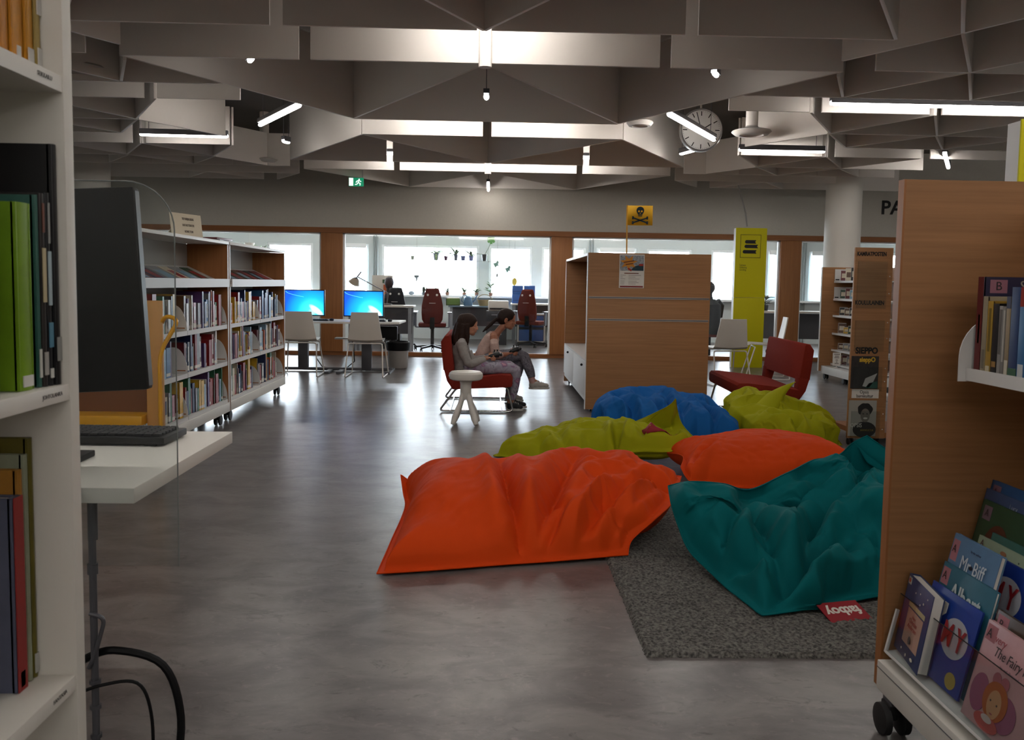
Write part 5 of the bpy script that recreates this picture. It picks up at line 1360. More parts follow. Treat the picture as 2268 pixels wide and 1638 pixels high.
b = MB(); b.lathe([(0, .38), (.118, .38), (.138, .39), (.146, .412), (.142, .436), (.125, .452), (.06, .457), (0, .458)], 36); b.build('seat', m, t)
b = MB(); b.lathe([(0, .215), (.04, .218), (.048, .24), (.047, .34), (.055, .385), (0, .385)], 20); b.build('column', m, t)
for k in range(4):
    a = math.radians(-48 + 90 * k)
    b = MB(); ca, sa = math.cos(a), math.sin(a)
    P = [(.02, .30), (.038, .24), (.06, .18), (.09, .12), (.118, .06), (.14, .012)]
    b.tube([(r * ca, r * sa, z) for r, z in P], [.018, .024, .021, .026, .028, .019], 12); b.build('leg', m, t)

# ------------------------------------------------------------------ the two girls
def organic(name, parent, mats, fn, voxel, smooth=3, paint=None, noise_amp=0., seed=0):
    """Fuse overlapping limbs into one continuous skin."""
    b = MB(); fn(b)
    bmesh.ops.recalc_face_normals(b.bm, faces=b.bm.faces)
    me = bpy.data.meshes.new(name); b.bm.to_mesh(me); b.bm.free()
    o = bpy.data.objects.new(name, me); COL.objects.link(o)
    r = o.modifiers.new('fuse', 'REMESH'); r.mode = 'VOXEL'; r.voxel_size = voxel; r.use_smooth_shade = True
    dg = bpy.context.evaluated_depsgraph_get()
    m2 = bpy.data.meshes.new_from_object(o.evaluated_get(dg))
    o.modifiers.clear(); o.data = m2; bpy.data.meshes.remove(me); m2.name = name
    bm = bmesh.new(); bm.from_mesh(m2)
    for _ in range(smooth):
        bmesh.ops.smooth_vert(bm, verts=bm.verts, factor=.5, use_axis_x=True, use_axis_y=True, use_axis_z=True)
    if noise_amp:
        bm.normal_update()
        for v in bm.verts:
            p = v.co * 9 + Vector((seed, 0, 0))
            v.co += v.normal * noise_amp * (abs(mnoise.noise(Vector((p.x * 1.2, p.y, p.z * 2.1)))) * -2 + .5 + .5 * mnoise.noise(p * 2.3))
    for f in bm.faces:
        f.smooth = True
        if paint: f.material_index = paint(f.calc_center_median())
    bm.to_mesh(m2); bm.free()
    m2.materials.clear()
    for k in mats: m2.materials.append(k)
    o.parent = parent
    return o
M_SKIN = mat('skin_warm', '#a9745a', .55, noise=(30, .06, (1, 1, 1)))
M_SKIN2 = mat('skin_tan', '#96624a', .55, noise=(30, .06, (1, 1, 1)))
M_LIP = mat('lips', '#8c4c46', .5); M_EYE = mat('eye_dark', '#1c1412', .3); M_BROW = mat('brow', '#3a251c', .7)
M_HAIR = mat('hair_brown', '#2a1b15', .6, spec=.15, noise=(6, .35, (40, 40, 3)))
M_HAIR2 = mat('hair_dark_brown', '#241814', .6, spec=.15, noise=(6, .35, (40, 40, 3)))
def patterned(name, base, spots, scale):
    m = mat(name, base, .85)
    N, L = m.node_tree.nodes, m.node_tree.links; p = N['Principled BSDF']
    tc = N.new('ShaderNodeTexCoord'); n = N.new('ShaderNodeTexNoise'); n.inputs['Scale'].default_value = scale; n.inputs['Detail'].default_value = 2; n.inputs['Distortion'].default_value = 1.2
    L.new(tc.outputs['Object'], n.inputs['Vector'])
    r = N.new('ShaderNodeValToRGB'); r.color_ramp.interpolation = 'EASE'
    e = r.color_ramp.elements; e[0].position = .30; e[0].color = lin(spots[0]); e[1].position = .72; e[1].color = lin(spots[-1])
    for k, c in enumerate(spots[1:-1] + []):
        q = e.new(.42 + .1 * k); q.color = lin(c)
    L.new(n.outputs['Fac'], r.inputs['Fac']); L.new(r.outputs['Color'], p.inputs['Base Color'])
    return m
def head(b, c, pitch, s=1.):
    """Head of 0.2 m facing +x; c is the middle of the skull."""
    T = Matrix.Translation(c) @ Matrix.Rotation(pitch, 4, 'Y') @ Matrix.Diagonal((s, s, s, 1))
    K = lambda p, r, R=None: b.ball((0, 0, 0), r, sub=3, T=T @ Matrix.Translation(p) @ (R or Matrix.Identity(4))) if False else _ball(b, T, p, r)
    K((-.008, 0, .022), (.090, .072, .080))
    K((.022, 0, -.028), (.058, .054, .066))
    K((.046, 0, -.078), (.026, .026, .022))
    K((.020, .030, -.062), (.040, .020, .026)); K((.020, -.030, -.062), (.040, .020, .026))
    K((.058, 0, .004), (.022, .05, .022))
    for y in (-.033, .033): K((.052, y, -.028), (.020, .016, .018))
    for k in range(5):
        t = k / 4
        K((.072 + .017 * t - .004 * (k == 4), 0, .000 - .032 * t), (.008 + .003 * t, .007 + .004 * t, .009))
    K((.084, 0, -.034), (.010, .014, .008))
    K((.076, 0, -.052), (.008, .019, .0055)); K((.074, 0, -.061), (.009, .017, .0055))
    for y in (-1, 1):
        K((-.012, y * .070, -.012), (.016, .008, .026)); K((-.008, y * .074, .004), (.014, .006, .012))
    return T
def _ball(b, T, p, r):
    g = bmesh.ops.create_icosphere(b.bm, subdivisions=3, radius=1, matrix=b.M @ T @ Matrix.Translation(p) @ Matrix.Diagonal((*r, 1)))
def face_paint(T):
    I = T.inverted()
    def f(p):
        q = I @ p; ay = abs(q.y)
        if q.x > .045:
            if ((ay - .030) / .011) ** 2 + ((q.z + .003) / .0058) ** 2 < 1: return 2
            if .016 < ay < .046 and abs(q.z - .014 + (ay - .03) ** 2 * 6) < .0038: return 3
            if ay < .018 and -.067 < q.z < -.0475 and q.x > .066: return 1
        return 0
    return f
def hand(b, wrist, palm, dirs, grip, side):
    """Palm with thumb and four separate curled fingers round a grip; side = -1 camera side, +1 far side."""
    w, p = Vector(wrist), Vector(palm)
    b.tube([w, w.lerp(p, .5), p], [(.018, .014), (.012, .026), (.011, .03)][::1], 12)
    g = Vector(grip)
    for i in range(4):
        L = (.9, 1., .95, .78)[i]
        z = .021 - i * .014
        a = p + Vector((.008, side * .003, z))
        pts = [a, a + Vector((.026 * L, side * .006, -.002)), a + Vector((.043 * L, -side * .008, -.006)), a + Vector((.040 * L, -side * .026, -.010))]
        b.tube(pts, [.0078, .0074, .0068, .0055], 8)
    t0 = p + Vector((-.012, -side * .004, .020))
    b.tube([t0, t0 + Vector((.016, -side * .012, .016)), t0 + Vector((.036, -side * .022, .017)), t0 + Vector((.048, -side * .026, .014))], [.0105, .009, .008, .0062], 8)
def controller(label, c, pitch):
    t = thing('game_controller', label, 'game controller', c)
    t.rotation_euler = (0, pitch, 0); t.scale = (1.12, 1.08, 1.2)
    b = MB()
    def sh(b):
        b.ball((0, 0, 0), (.042, .058, .021), sub=3)
        for s in (-1, 1):
            b.tube([(.02, s * .050, .0), (-.01, s * .062, -.006), (-.045, s * .066, -.02), (-.06, s * .064, -.03)], [.022, .022, .017, .012], 12)
            b.tube([(.035, s * .04, .004), (.042, s * .055, .0)], .012, 10)
    organic('body', t, [mat('controller_black', '#0c0c0e', .35)], sh, .004, 2)
    for s in (-1, 1):
        b = MB(); b.cyl((-.008 + .012 * s, s * .028, .014), (-.008 + .012 * s, s * .028, .031), .006, 10); b.lathe([(0, .034), (.009, .034), (.009, .030), (0, .030)], 14, Matrix.Translation((-.008 + .012 * s, s * .028, 0))); b.build('thumbstick', M_RUB, t)
    b = MB()
    for dx, dy in ((.0, .01), (.0, -.01), (.01, 0), (-.01, 0)):
        b.cyl((.012 + dx, -.042 + dy, .014), (.012 + dx, -.042 + dy, .021), .004, 8)
    b.build('buttons', mat('button_grey', '#4a4a50', .4), t)
def shoe(name, parent, heel, toe, h, um, sm):
    """heel and toe: bottom points of the sole."""
    A, Bp = Vector(heel), Vector(toe); d = Bp - A; L = d.length
    T = Matrix.Translation(A) @ d.to_track_quat('X', 'Z').to_matrix().to_4x4()
    b = MB(); n = 20; out = []
    for i in range(n):
        a = 2 * PI * i / n; x = L / 2 + L / 2 * math.cos(a); w = .036 * (1.0 if math.cos(a) > 0 else .82)
        out.append((x, w * math.sin(a)))
    b.prism(out, 0, .024, T, bev=.006); s = b.build('sole', sm, None)
    def up(bb):
        for x, rx, ry, rz, z in ((.2, .19, .033, .62, .045), (.36, .24, .036, .58, .045), (.6, .24, .038, .42, .04), (.8, .17, .036, .34, .036)):
            _ball(bb, T, (x * L, 0, z), (rx * L, ry, rz * h))
        _ball(bb, T, (.18 * L, 0, h * .6), (.15 * L, .03, h * .42))
    u = organic(name, parent, [um], up, .005, 2)
    s.parent = u
    b = MB()
    for k in range(4):
        x = (.42 + .09 * k) * L; z = .045 + h * (.56 - .075 * k)
        b.tube([T @ Vector((x, -.022, z - .004)), T @ Vector((x, 0, z + .006)), T @ Vector((x, .022, z - .004))], .003, 6)
    b.build('laces', sm, u)
    return u

# --- girl with long loose hair (nearer the camera)
def girl_one():
    rx, Y = -.20, 8.12
    t = thing('person', 'girl with long loose brown hair in a grey top and flowered leggings, seated nearer', 'person', (rx, Y, .352))
    t.location = (rx, Y, 0)
    P = lambda x, y, z: (x - rx, y, z)
    hc = Vector(P(-.205, 0, .806)); TH = {}
    def arms(b, e=0.):
        for s in (-1, 1):
            wr = P(-.045, s * .082, .488)
            b.tube([P(-.262, s * .10, .652), P(-.262, s * .140, .628), P(-.235, s * .168, .53), P(-.205, s * .170, .46), P(-.185, s * .165, .447), P(-.11, s * .122, .468), wr], [.034 + e, .040 + e, .036 + e, .032 + e, .031 + e, .027 + e, .020 + e], 14)
    def body(b):
        b.tube([P(-.25, 0, .40), P(-.265, 0, .47), P(-.285, 0, .56), P(-.272, 0, .63), P(-.25, 0, .665)], [(.08, .12), (.07, .10), (.075, .105), (.066, .115), (.045, .07)], 20)
        b.tube([P(-.255, 0, .64), P(-.238, 0, .69), P(-.215, 0, .745)], [.04, .034, .036], 14)
        arms(b)
        for s in (-1, 1):
            b.tube([P(-.22, s * .075, .41), P(0, s * .085, .407), P(.20, s * .088, .402), P(.245, s * .088, .378), P(.238, s * .086, .30), P(.222, s * .084, .20), P(.205, s * .08, .10), P(.20, s * .08, .06)], [.062, .055, .047, .045, .044, .044, .032, .03], 16)
            b.tube([P(.19, s * .08, .05), P(.27, s * .085, .035)], [.03, .026], 10)
            hand(b, P(-.045, s * .082, .488), P(.005, s * .076, .503), None, P(.03, s * .06, .51), s)
        TH['T'] = head(b, hc, math.radians(6))
    TH['T'] = Matrix.Translation(hc) @ Matrix.Rotation(math.radians(6), 4, 'Y')
    organic('body', t, [M_SKIN, M_LIP, M_EYE, M_BROW], body, .0036, 3, face_paint(TH['T']))
    def hair(b):
        T = TH['T']
        _ball(b, T, (-.012, 0, .030), (.091, .081, .080))
        _ball(b, T, (-.05, 0, .012), (.072, .083, .088))
        _ball(b, T, (-.045, 0, -.01), (.066, .080, .085))
        for s in (-1, 1):
            for k, (a0, a1, a2, a3, r) in enumerate((((-.01, .073, .01), (-.005, .078, -.05), (.005, .085, -.12), (.012, .08, -.19), .022), ((-.045, .070, .0), (-.05, .085, -.08), (-.05, .092, -.16), (-.04, .088, -.23), .03), ((-.075, .045, .0), (-.09, .06, -.1), (-.095, .07, -.18), (-.085, .065, -.25), .034))):
                b.tube([T @ Vector((q[0], s * q[1], q[2])) for q in (a0, a1, a2, a3)], [(r, r), (r, r), (r * .95, r * .95), (r * .35, r * .4)], 12)
        b.tube([T @ Vector(q) for q in ((-.09, 0, .0), (-.105, 0, -.1), (-.11, 0, -.18), (-.10, 0, -.24))], [.04, .042, .04, .014], 14)
    organic('hair', t, [M_HAIR], hair, .005, 3, None, .0022, 3)
    def top(b):
        b.tube([P(-.252, 0, .39), P(-.265, 0, .47), P(-.288, 0, .56), P(-.273, 0, .635), P(-.25, 0, .668)], [(.092, .130), (.086, .116), (.086, .118), (.076, .126), (.052, .074)], 22)
        arms(b, .009)
        b.tube([P(-.17, 0, .40), P(-.16, 0, .47), P(-.19, 0, .56)], [(.03, .09), (.035, .085), (.02, .06)], 14)
    organic('top', t, [mat('top_grey', '#8f8a86', .9, noise=(60, .1, (1, 1, 1)))], top, .006, 3, None, .004, 1)
    def legs(b):
        for s in (-1, 1):
            b.tube([P(-.235, s * .072, .412), P(0, s * .085, .409), P(.20, s * .088, .404), P(.249, s * .088, .380), P(.243, s * .086, .30), P(.226, s * .084, .20), P(.208, s * .08, .11)], [.069, .062, .054, .051, .050, .049, .037], 18)
        b.ball(P(-.24, 0, .42), (.085, .125, .07), sub=3)
    organic('leggings', t, [patterned('flowered_cloth', '#8b8794', ['#5d5a66', '#9b96a2', '#8d8894', '#7a5a78', '#b0818c'], 11)], legs, .006, 3, None, .0015, 5)
    for s in (-1, 1):
        shoe('shoe', t, P(.165, s * .083, .004), P(.345 + .02 * s, s * .09, .004), .07, mat('shoe_black', '#121216', .7), mat('sole_white', '#b9b5ae', .6))
girl_one()
controller('black game controller held by the girl with long loose hair', (.062, 8.12, .532), math.radians(8))

# --- girl with the ponytail, leaning forward, one leg over the other
def girl_two():
    rx, Y = -.05, 8.62
    t = thing('person', 'girl with a ponytail in a pale pink cold-shoulder top, leaning forward on the red chair', 'person', (rx, Y, 0))
    P = lambda x, y, z: (x - rx, y, z)
    hc = Vector(P(.168, 0, .842)); TH = Matrix.Translation(hc) @ Matrix.Rotation(math.radians(8), 4, 'Y')
    def arm(b, s, e=0., upto=9):
        pts = [P(.03, s * .085, .69), P(.035, s * .13, .67), P(.04, s * .158, .58), P(.055, s * .160, .505), P(.075, s * .15, .488), P(.13, s * .105, .492), P(.185, s * .07, .50)]
        rs = [.034, .039, .034, .031, .031, .026, .019]
        b.tube(pts[:upto], [r + e for r in rs][:upto], 14)
    thigh_n = [P(-.05, -.07, .43), P(.15, -.03, .47), P(.30, .01, .488), P(.345, .015, .47), P(.375, .0, .40), P(.405, -.03, .33), P(.425, -.045, .26), P(.43, -.047, .235)]
    thigh_f = [P(-.05, .08, .42), P(.14, .085, .42), P(.27, .085, .415), P(.305, .085, .385), P(.28, .07, .29), P(.23, .05, .18), P(.195, .04, .09), P(.19, .04, .06)]
    LR = [.075, .066, .052, .049, .046, .043, .031, .03]
    def body(b):
        b.tube([P(-.075, 0, .41), P(-.06, 0, .48), P(-.02, 0, .57), P(.025, 0, .65), P(.055, 0, .69)], [(.08, .118), (.072, .1), (.075, .105), (.066, .112), (.045, .07)], 20)
        b.tube([P(.05, 0, .67), P(.09, 0, .73), P(.14, 0, .785)], [.042, .034, .036], 14)
        for s in (-1, 1):
            arm(b, s)
            hand(b, P(.185, s * .07, .50), P(.225, s * .068, .512), None, P(.24, s * .06, .52), s)
        b.tube(thigh_n, LR, 16); b.tube(thigh_f, LR, 16)
        b.tube([P(.425, -.047, .23), P(.50, -.05, .205)], [.03, .024], 10); b.tube([P(.18, .04, .05), P(.26, .04, .035)], [.03, .026], 10)
        head(b, hc, math.radians(8))
    organic('body', t, [M_SKIN2, M_LIP, M_EYE, M_BROW], body, .0036, 3, face_paint(TH))
    def hair(b):
        _ball(b, TH, (-.011, 0, .030), (.090, .078, .079))
        _ball(b, TH, (-.04, 0, .012), (.068, .076, .078))
        _ball(b, TH, (-.05, 0, .0), (.052, .07, .062))
        b.tube([TH @ Vector(q) for q in ((-.085, 0, .0), (-.12, -.01, -.03), (-.155, -.025, -.075), (-.19, -.04, -.12), (-.225, -.05, -.165))], [.018, .019, .019, .015, .004], 12)
    organic('hair', t, [M_HAIR2], hair, .0045, 3, None, .0016, 8)
    M_PK = mat('top_pink', '#b39a90', .9, noise=(60, .1, (1, 1, 1)))
    def top(b):
        b.tube([P(-.08, 0, .40), P(-.062, 0, .48), P(-.022, 0, .57), P(.022, 0, .652), P(.048, 0, .692)], [(.092, .128), (.086, .112), (.086, .116), (.075, .122), (.054, .080)], 22)
        b.tube([P(-.10, 0, .47), P(-.085, 0, .55)], [(.05, .08), (.04, .07)], 14)
    organic('top', t, [M_PK], top, .006, 3, None, .005, 2)
    for s in (-1, 1):
        def slv(b, s=s):
            b.tube([P(.036, s * .140, .64), P(.04, s * .158, .60), P(.055, s * .162, .505), P(.08, s * .148, .488), P(.115, s * .118, .49)], [.040, .048, .043, .040, .036], 14)
        organic('sleeve', t, [M_PK], slv, .005, 2, None, .003, 4 + s)
    def legs(b):
        b.tube(thigh_n[:7], [r + .007 for r in LR[:7]], 18); b.tube(thigh_f[:7], [r + .007 for r in LR[:7]], 18)
        b.ball(P(-.06, 0, .42), (.08, .12, .07), sub=3)
    organic('leggings', t, [patterned('speckled_cloth', '#55525a', ['#37353c', '#5d5a62', '#6d6a72', '#494650', '#7d7a80'], 26)], legs, .006, 3, None, .0015, 6)
    b = MB(); b.tube([P(.42, -.046, .262), P(.432, -.047, .225), P(.437, -.048, .205)], [.034, .034, .036], 14); b.build('sock', mat('sock_pink', '#b08a84', .9), t)
    M_SG = mat('shoe_grey', '#a39d96', .7)
    shoe('shoe', t, P(.395, -.05, .145), P(.605, -.055, .148), .075, M_SG, mat('sole_white', '#b9b5ae'))
    shoe('shoe', t, P(.155, .04, .004), P(.35, .045, .004), .07, M_SG, mat('sole_white', '#b9b5ae'))
girl_two()
controller('black game controller held by the girl with the ponytail', (.262, 8.62, .548), math.radians(-2))
# ------------------------------------------------------------------ bean bags: seam outline, heights and folds in metres
BAGS = {
'orange_front':{'e0':[(-0.447,3.431,0.012),(-0.221,3.48,0.012),(0.042,3.549,0.012),(0.334,3.613,0.015),(0.618,3.679,0.02)],'e1':[(0.618,3.679,0.02),(0.646,3.735,0.07),(0.754,3.783,0.15),(0.862,3.914,0.2),(0.976,4.26,0.24)],'e2':[(-0.484,4.708,0.13),(-0.35,4.78,0.06),(0.1,4.85,0.05),(0.55,4.82,0.08),(0.8,4.55,0.2),(0.976,4.26,0.24)],'e3':[(-0.447,3.431,0.012),(-0.433,3.87,0.03),(-0.425,4.348,0.04),(-0.46,4.601,0.06),(-0.484,4.708,0.13)],'h':[(-0.25,3.95,0.29),(0,4.25,0.345),(-0.3,4.42,0.25),(0.1,3.86,0.31),(-0.33,3.72,0.15),(0.42,4.2,0.27),(0.3,3.8,0.2),(0.7,4.28,0.37),(0.6,3.98,0.29),(0.85,4.2,0.28),(0.74,3.9,0.23),(0.5,3.74,0.17),(0.25,4.4,0.33),(0.5,4.5,0.3),(-0.1,3.6,0.15),(0.2,3.62,0.13),(0.1,4.65,0.2)],'s':0.11,'sx':(0.05,0.55),'nu':22,'nv':19,'sm':2,'k':1.7,'cr':0.022,'c':[([(0.159,3.473),(0.104,3.941),(0.063,4.437)],-0.06,0.035),([(0.188,3.507),(0.348,4.094),(0.442,4.432)],-0.055,0.04),([(0.162,3.336),(0.347,3.601),(0.574,4.056)],0.035,0.03),([(0.157,3.655),(0.241,3.438),(0.315,3.268)],-0.04,0.025),([(-0.223,3.337),(-0.144,3.366),(-0.072,3.382)],-0.012,0.02),([(0.544,3.36),(0.703,3.735),(0.869,4.052)],-0.035,0.03),([(0.202,3.413),(0.409,3.453),(0.632,3.672)],-0.03,0.03),([(0.253,3.503),(0.436,3.706),(0.667,4.03)],-0.03,0.025),([(0.63,3.933),(0.791,4.115),(0.908,4.041)],-0.03,0.02),([(0.651,3.795),(0.802,4.052),(0.917,4.076)],-0.025,0.018),([(0.397,3.496),(0.529,3.632),(0.61,3.778)],-0.03,0.025),([(0.291,3.907),(0.347,3.823),(0.207,3.508)],-0.02,0.02)]},
'teal':{'e0':[(0.997,2.983,0.008),(1.124,3.017,0.012),(1.296,3.072,0.012),(1.488,3.158,0.015),(1.85,3.27,0.02),(2.2,3.4,0.02)],'e1':[(2.2,3.4,0.02),(2.35,3.75,0.08),(2.25,4.1,0.2),(1.834,4.07,0.47)],'e2':[(0.802,3.721,0.3),(0.887,3.676,0.33),(1.019,3.648,0.33),(1.173,3.759,0.28),(1.367,3.855,0.33),(1.536,3.972,0.37),(1.7,4.085,0.37),(1.76,4.049,0.44),(1.834,4.07,0.47)],'e3':[(0.997,2.983,0.008),(0.947,3.213,0.012),(0.894,3.39,0.04),(0.841,3.485,0.09),(0.813,3.54,0.16),(0.791,3.603,0.25),(0.802,3.721,0.3)],'h':[(1.0,3.72,0.32),(1.1,3.5,0.25),(1.2,3.3,0.16),(1.35,3.45,0.22),(1.6,3.6,0.31),(1.9,3.8,0.36),(1.3,3.75,0.29),(1.6,3.95,0.35),(1.75,4.1,0.38),(1.5,3.3,0.14),(2.05,3.6,0.26),(1.1,3.15,0.09),(1.0,3.6,0.29)],'s':0.22,'nu':18,'nv':15,'sm':1,'k':2.0,'w':0.36,'cr':0.03,'c':[([(0.82,3.185),(0.936,3.31),(1.062,3.534)],-0.035,0.025),([(0.935,2.832),(1.067,3.074),(1.237,3.249),(1.336,3.324),(1.434,3.354)],-0.06,0.03),([(1.125,3.612),(1.118,3.27),(1.108,3.065)],-0.045,0.03),([(1.053,2.991),(1.138,3.014),(1.217,2.985),(1.353,2.876)],-0.05,0.028),([(1.221,3.269),(1.428,3.566),(1.588,3.707)],-0.045,0.03),([(0.995,2.886),(1.13,2.921),(1.225,2.877)],-0.04,0.025),([(1.376,3.118),(1.361,2.887)],-0.05,0.03),([(0.738,3.257),(0.892,3.306),(1.006,3.265),(1.07,3.188)],-0.055,0.028),([(0.822,2.91),(0.908,2.988),(0.982,3.015)],-0.035,0.022),([(0.836,3.011),(0.93,3.052),(1.019,3.015)],-0.025,0.022),([(0.944,3.058),(0.863,2.975),(0.804,2.849)],0.03,0.025),([(1.526,3.54),(1.695,3.82),(1.852,4.145)],-0.03,0.02),([(1.355,3.706),(1.472,3.801),(1.616,3.903)],-0.03,0.018)]},
'orange_back':{'e0':[(1.141,4.989,0.13),(1.178,4.887,0.07),(1.326,4.941,0.04),(1.49,4.952,0.02),(1.75,4.95,0.02),(2.05,5.0,0.03),(2.26,4.965,0.12)],'e1':[(2.26,4.965,0.12),(2.38,5.4,0.06),(2.3,5.7,0.06)],'e2':[(1.15,5.5,0.12),(1.5,5.75,0.05),(1.9,5.8,0.04),(2.3,5.7,0.06)],'e3':[(1.141,4.989,0.13),(1.193,5.177,0.16),(1.15,5.5,0.12)],'h':[(1.65,5.25,0.3),(1.4,5.25,0.26),(2.0,5.25,0.285),(1.5,5.05,0.2),(2.2,5.35,0.2),(1.7,5.05,0.18),(1.9,5.5,0.26),(1.5,5.5,0.24),(1.75,5.4,0.3)],'s':0.03,'cr':0.008,'c':[([(1.158,4.61),(1.407,4.877),(1.644,4.958)],0.012,0.05),([(1.172,4.881),(1.262,5.089),(1.398,5.243)],-0.02,0.02),([(1.307,4.785),(1.563,4.856),(1.933,4.999)],-0.02,0.03)]},
'lime_left':{'e0':[(0.082,5.843,0.012),(0.3,5.725,0.02),(0.536,5.625,0.025),(0.776,5.626,0.07),(0.996,5.509,0.12),(1.19,5.449,0.14),(1.331,5.473,0.22)],'e1':[(1.331,5.473,0.22),(1.288,5.643,0.28),(1.271,5.716,0.36),(1.223,5.564,0.46)],'e2':[(0.3,6.15,0.03),(0.6,6.25,0.05),(0.95,6.1,0.18),(1.17,5.676,0.38),(1.223,5.564,0.46)],'e3':[(0.082,5.843,0.012),(0.05,5.9,0.012),(0.3,6.15,0.03)],'h':[(0.45,5.85,0.2),(0.7,5.85,0.265),(1.0,5.8,0.32),(1.1,5.62,0.31),(0.92,5.6,0.24),(0.3,5.8,0.13),(0.6,5.72,0.19),(0.8,5.7,0.24),(1.2,5.5,0.28)],'s':0.15,'nu':22,'nv':17,'sm':1,'k':1.8,'cr':0.024,'c':[([(0.348,5.788),(0.348,5.428)],-0.025,0.02),([(0.649,5.608),(0.806,5.548),(0.921,5.812)],-0.035,0.022),([(0.865,5.831),(0.846,5.421),(0.912,5.376)],-0.03,0.02),([(0.798,5.196),(0.946,5.411),(1.089,5.626)],0.025,0.02),([(0.478,5.328),(0.647,5.566),(0.798,5.575)],-0.025,0.022),([(1.022,5.687),(1.033,5.415),(1.115,5.253)],-0.02,0.02),([(0.463,5.879),(0.535,5.637),(0.514,5.336)],-0.02,0.018)]},
'blue':{'e0':[(0.88,6.62,0.02),(1.2,6.4,0.02),(1.55,6.3,0.02),(1.88,6.3,0.02)],'e1':[(1.88,6.3,0.02),(1.93,6.6,0.08),(1.88,6.95,0.1)],'e2':[(0.95,7.2,0.06),(1.25,7.35,0.06),(1.6,7.25,0.08),(1.88,6.95,0.1)],'e3':[(0.88,6.62,0.02),(0.83,6.9,0.03),(0.95,7.2,0.06)],'h':[(1.06,6.85,0.345),(1.25,6.9,0.31),(1.45,6.85,0.345),(1.7,6.75,0.3),(1.12,6.6,0.26),(1.5,6.55,0.26),(0.96,6.8,0.25),(1.8,6.55,0.2),(1.3,6.7,0.29)],'s':0.22,'nu':18,'nv':15,'sm':1,'k':2.0,'cr':0.024,'c':[([(1.041,6.832),(1.12,6.627),(1.105,6.215),(0.975,5.881)],-0.04,0.022),([(1.241,6.735),(1.334,6.48),(1.475,6.65)],-0.035,0.02),([(1.471,6.624),(1.469,6.05),(1.397,5.472)],-0.045,0.025),([(1.651,6.781),(1.698,6.537),(1.654,5.985)],-0.03,0.02),([(1.427,6.922),(1.4,6.133),(1.45,5.675)],-0.03,0.022),([(0.846,6.193),(0.947,6.316),(1.014,6.207)],-0.02,0.02)]},
'lime_right':{'e0':[(1.98,6.35,0.03),(2.2,6.2,0.02),(2.45,6.22,0.02),(2.7,6.42,0.012)],'e1':[(2.7,6.42,0.012),(2.76,6.75,0.03),(2.66,7.05,0.12)],'e2':[(1.95,7.15,0.15),(2.2,7.3,0.12),(2.5,7.2,0.12),(2.66,7.05,0.12)],'e3':[(1.98,6.35,0.03),(1.88,6.7,0.1),(1.95,7.15,0.15)],'h':[(2.1,6.85,0.36),(2.3,6.8,0.37),(2.5,6.75,0.29),(2.05,6.6,0.28),(2.58,6.6,0.18),(2.25,6.5,0.22),(2.0,6.9,0.3),(2.45,6.5,0.2),(2.58,6.85,0.26)],'s':0.22,'nu':18,'nv':15,'sm':1,'k':2.0,'cr':0.024,'c':[([(1.726,6.409),(1.767,5.903),(1.976,6.088),(2.114,6.278)],-0.05,0.025),([(2.084,6.336),(1.902,5.63),(1.824,5.292)],-0.04,0.022),([(1.837,6.549),(1.69,5.831)],-0.035,0.022),([(2.284,6.217),(2.25,5.91),(2.216,5.632)],-0.035,0.022),([(1.903,6.272),(1.837,5.788),(1.721,5.368)],-0.03,0.02),([(2.041,6.181),(2.247,6.197),(2.267,5.895)],0.03,0.025),([(2.169,6.423),(2.287,6.316),(2.299,5.987)],-0.04,0.02)]},
}
def spline(P, n):
    P = np.array(P, float); m = len(P)
    seg = np.r_[0, np.cumsum(np.linalg.norm(np.diff(P, axis=0), axis=1))]
    t = np.linspace(0, seg[-1], n); out = np.zeros((n, 3))
    for i, tt in enumerate(t):
        k = min(np.searchsorted(seg, tt, 'right') - 1, m - 2)
        u = (tt - seg[k]) / (seg[k + 1] - seg[k])
        p0, p1, p2, p3 = P[max(k - 1, 0)], P[k], P[k + 1], P[min(k + 2, m - 1)]
        out[i] = .5 * (2 * p1 + (p2 - p0) * u + (2 * p0 - 5 * p1 + 4 * p2 - p3) * u * u + (3 * p1 - p0 - 3 * p2 + p3) * u ** 3)
    return out
def seg_dist(Q, pl):
    """Distance of the points Q to a polyline and the arc-length fraction of the foot point."""
    best = np.full(Q.shape[:-1], 9.); fr = np.zeros(Q.shape[:-1])
    pl = np.array(pl, float); L = np.r_[0, np.cumsum(np.linalg.norm(np.diff(pl, axis=0), axis=1))]
    for k in range(len(pl) - 1):
        a, b_ = pl[k], pl[k + 1]; d = b_ - a
        t = np.clip(((Q - a) @ d) / (d @ d), 0, 1)
        e = np.linalg.norm(Q - a - t[..., None] * d, axis=-1)
        m = e < best
        best[m] = e[m]; fr[m] = (L[k] + t[m] * np.linalg.norm(d)) / L[-1]
    return best, fr
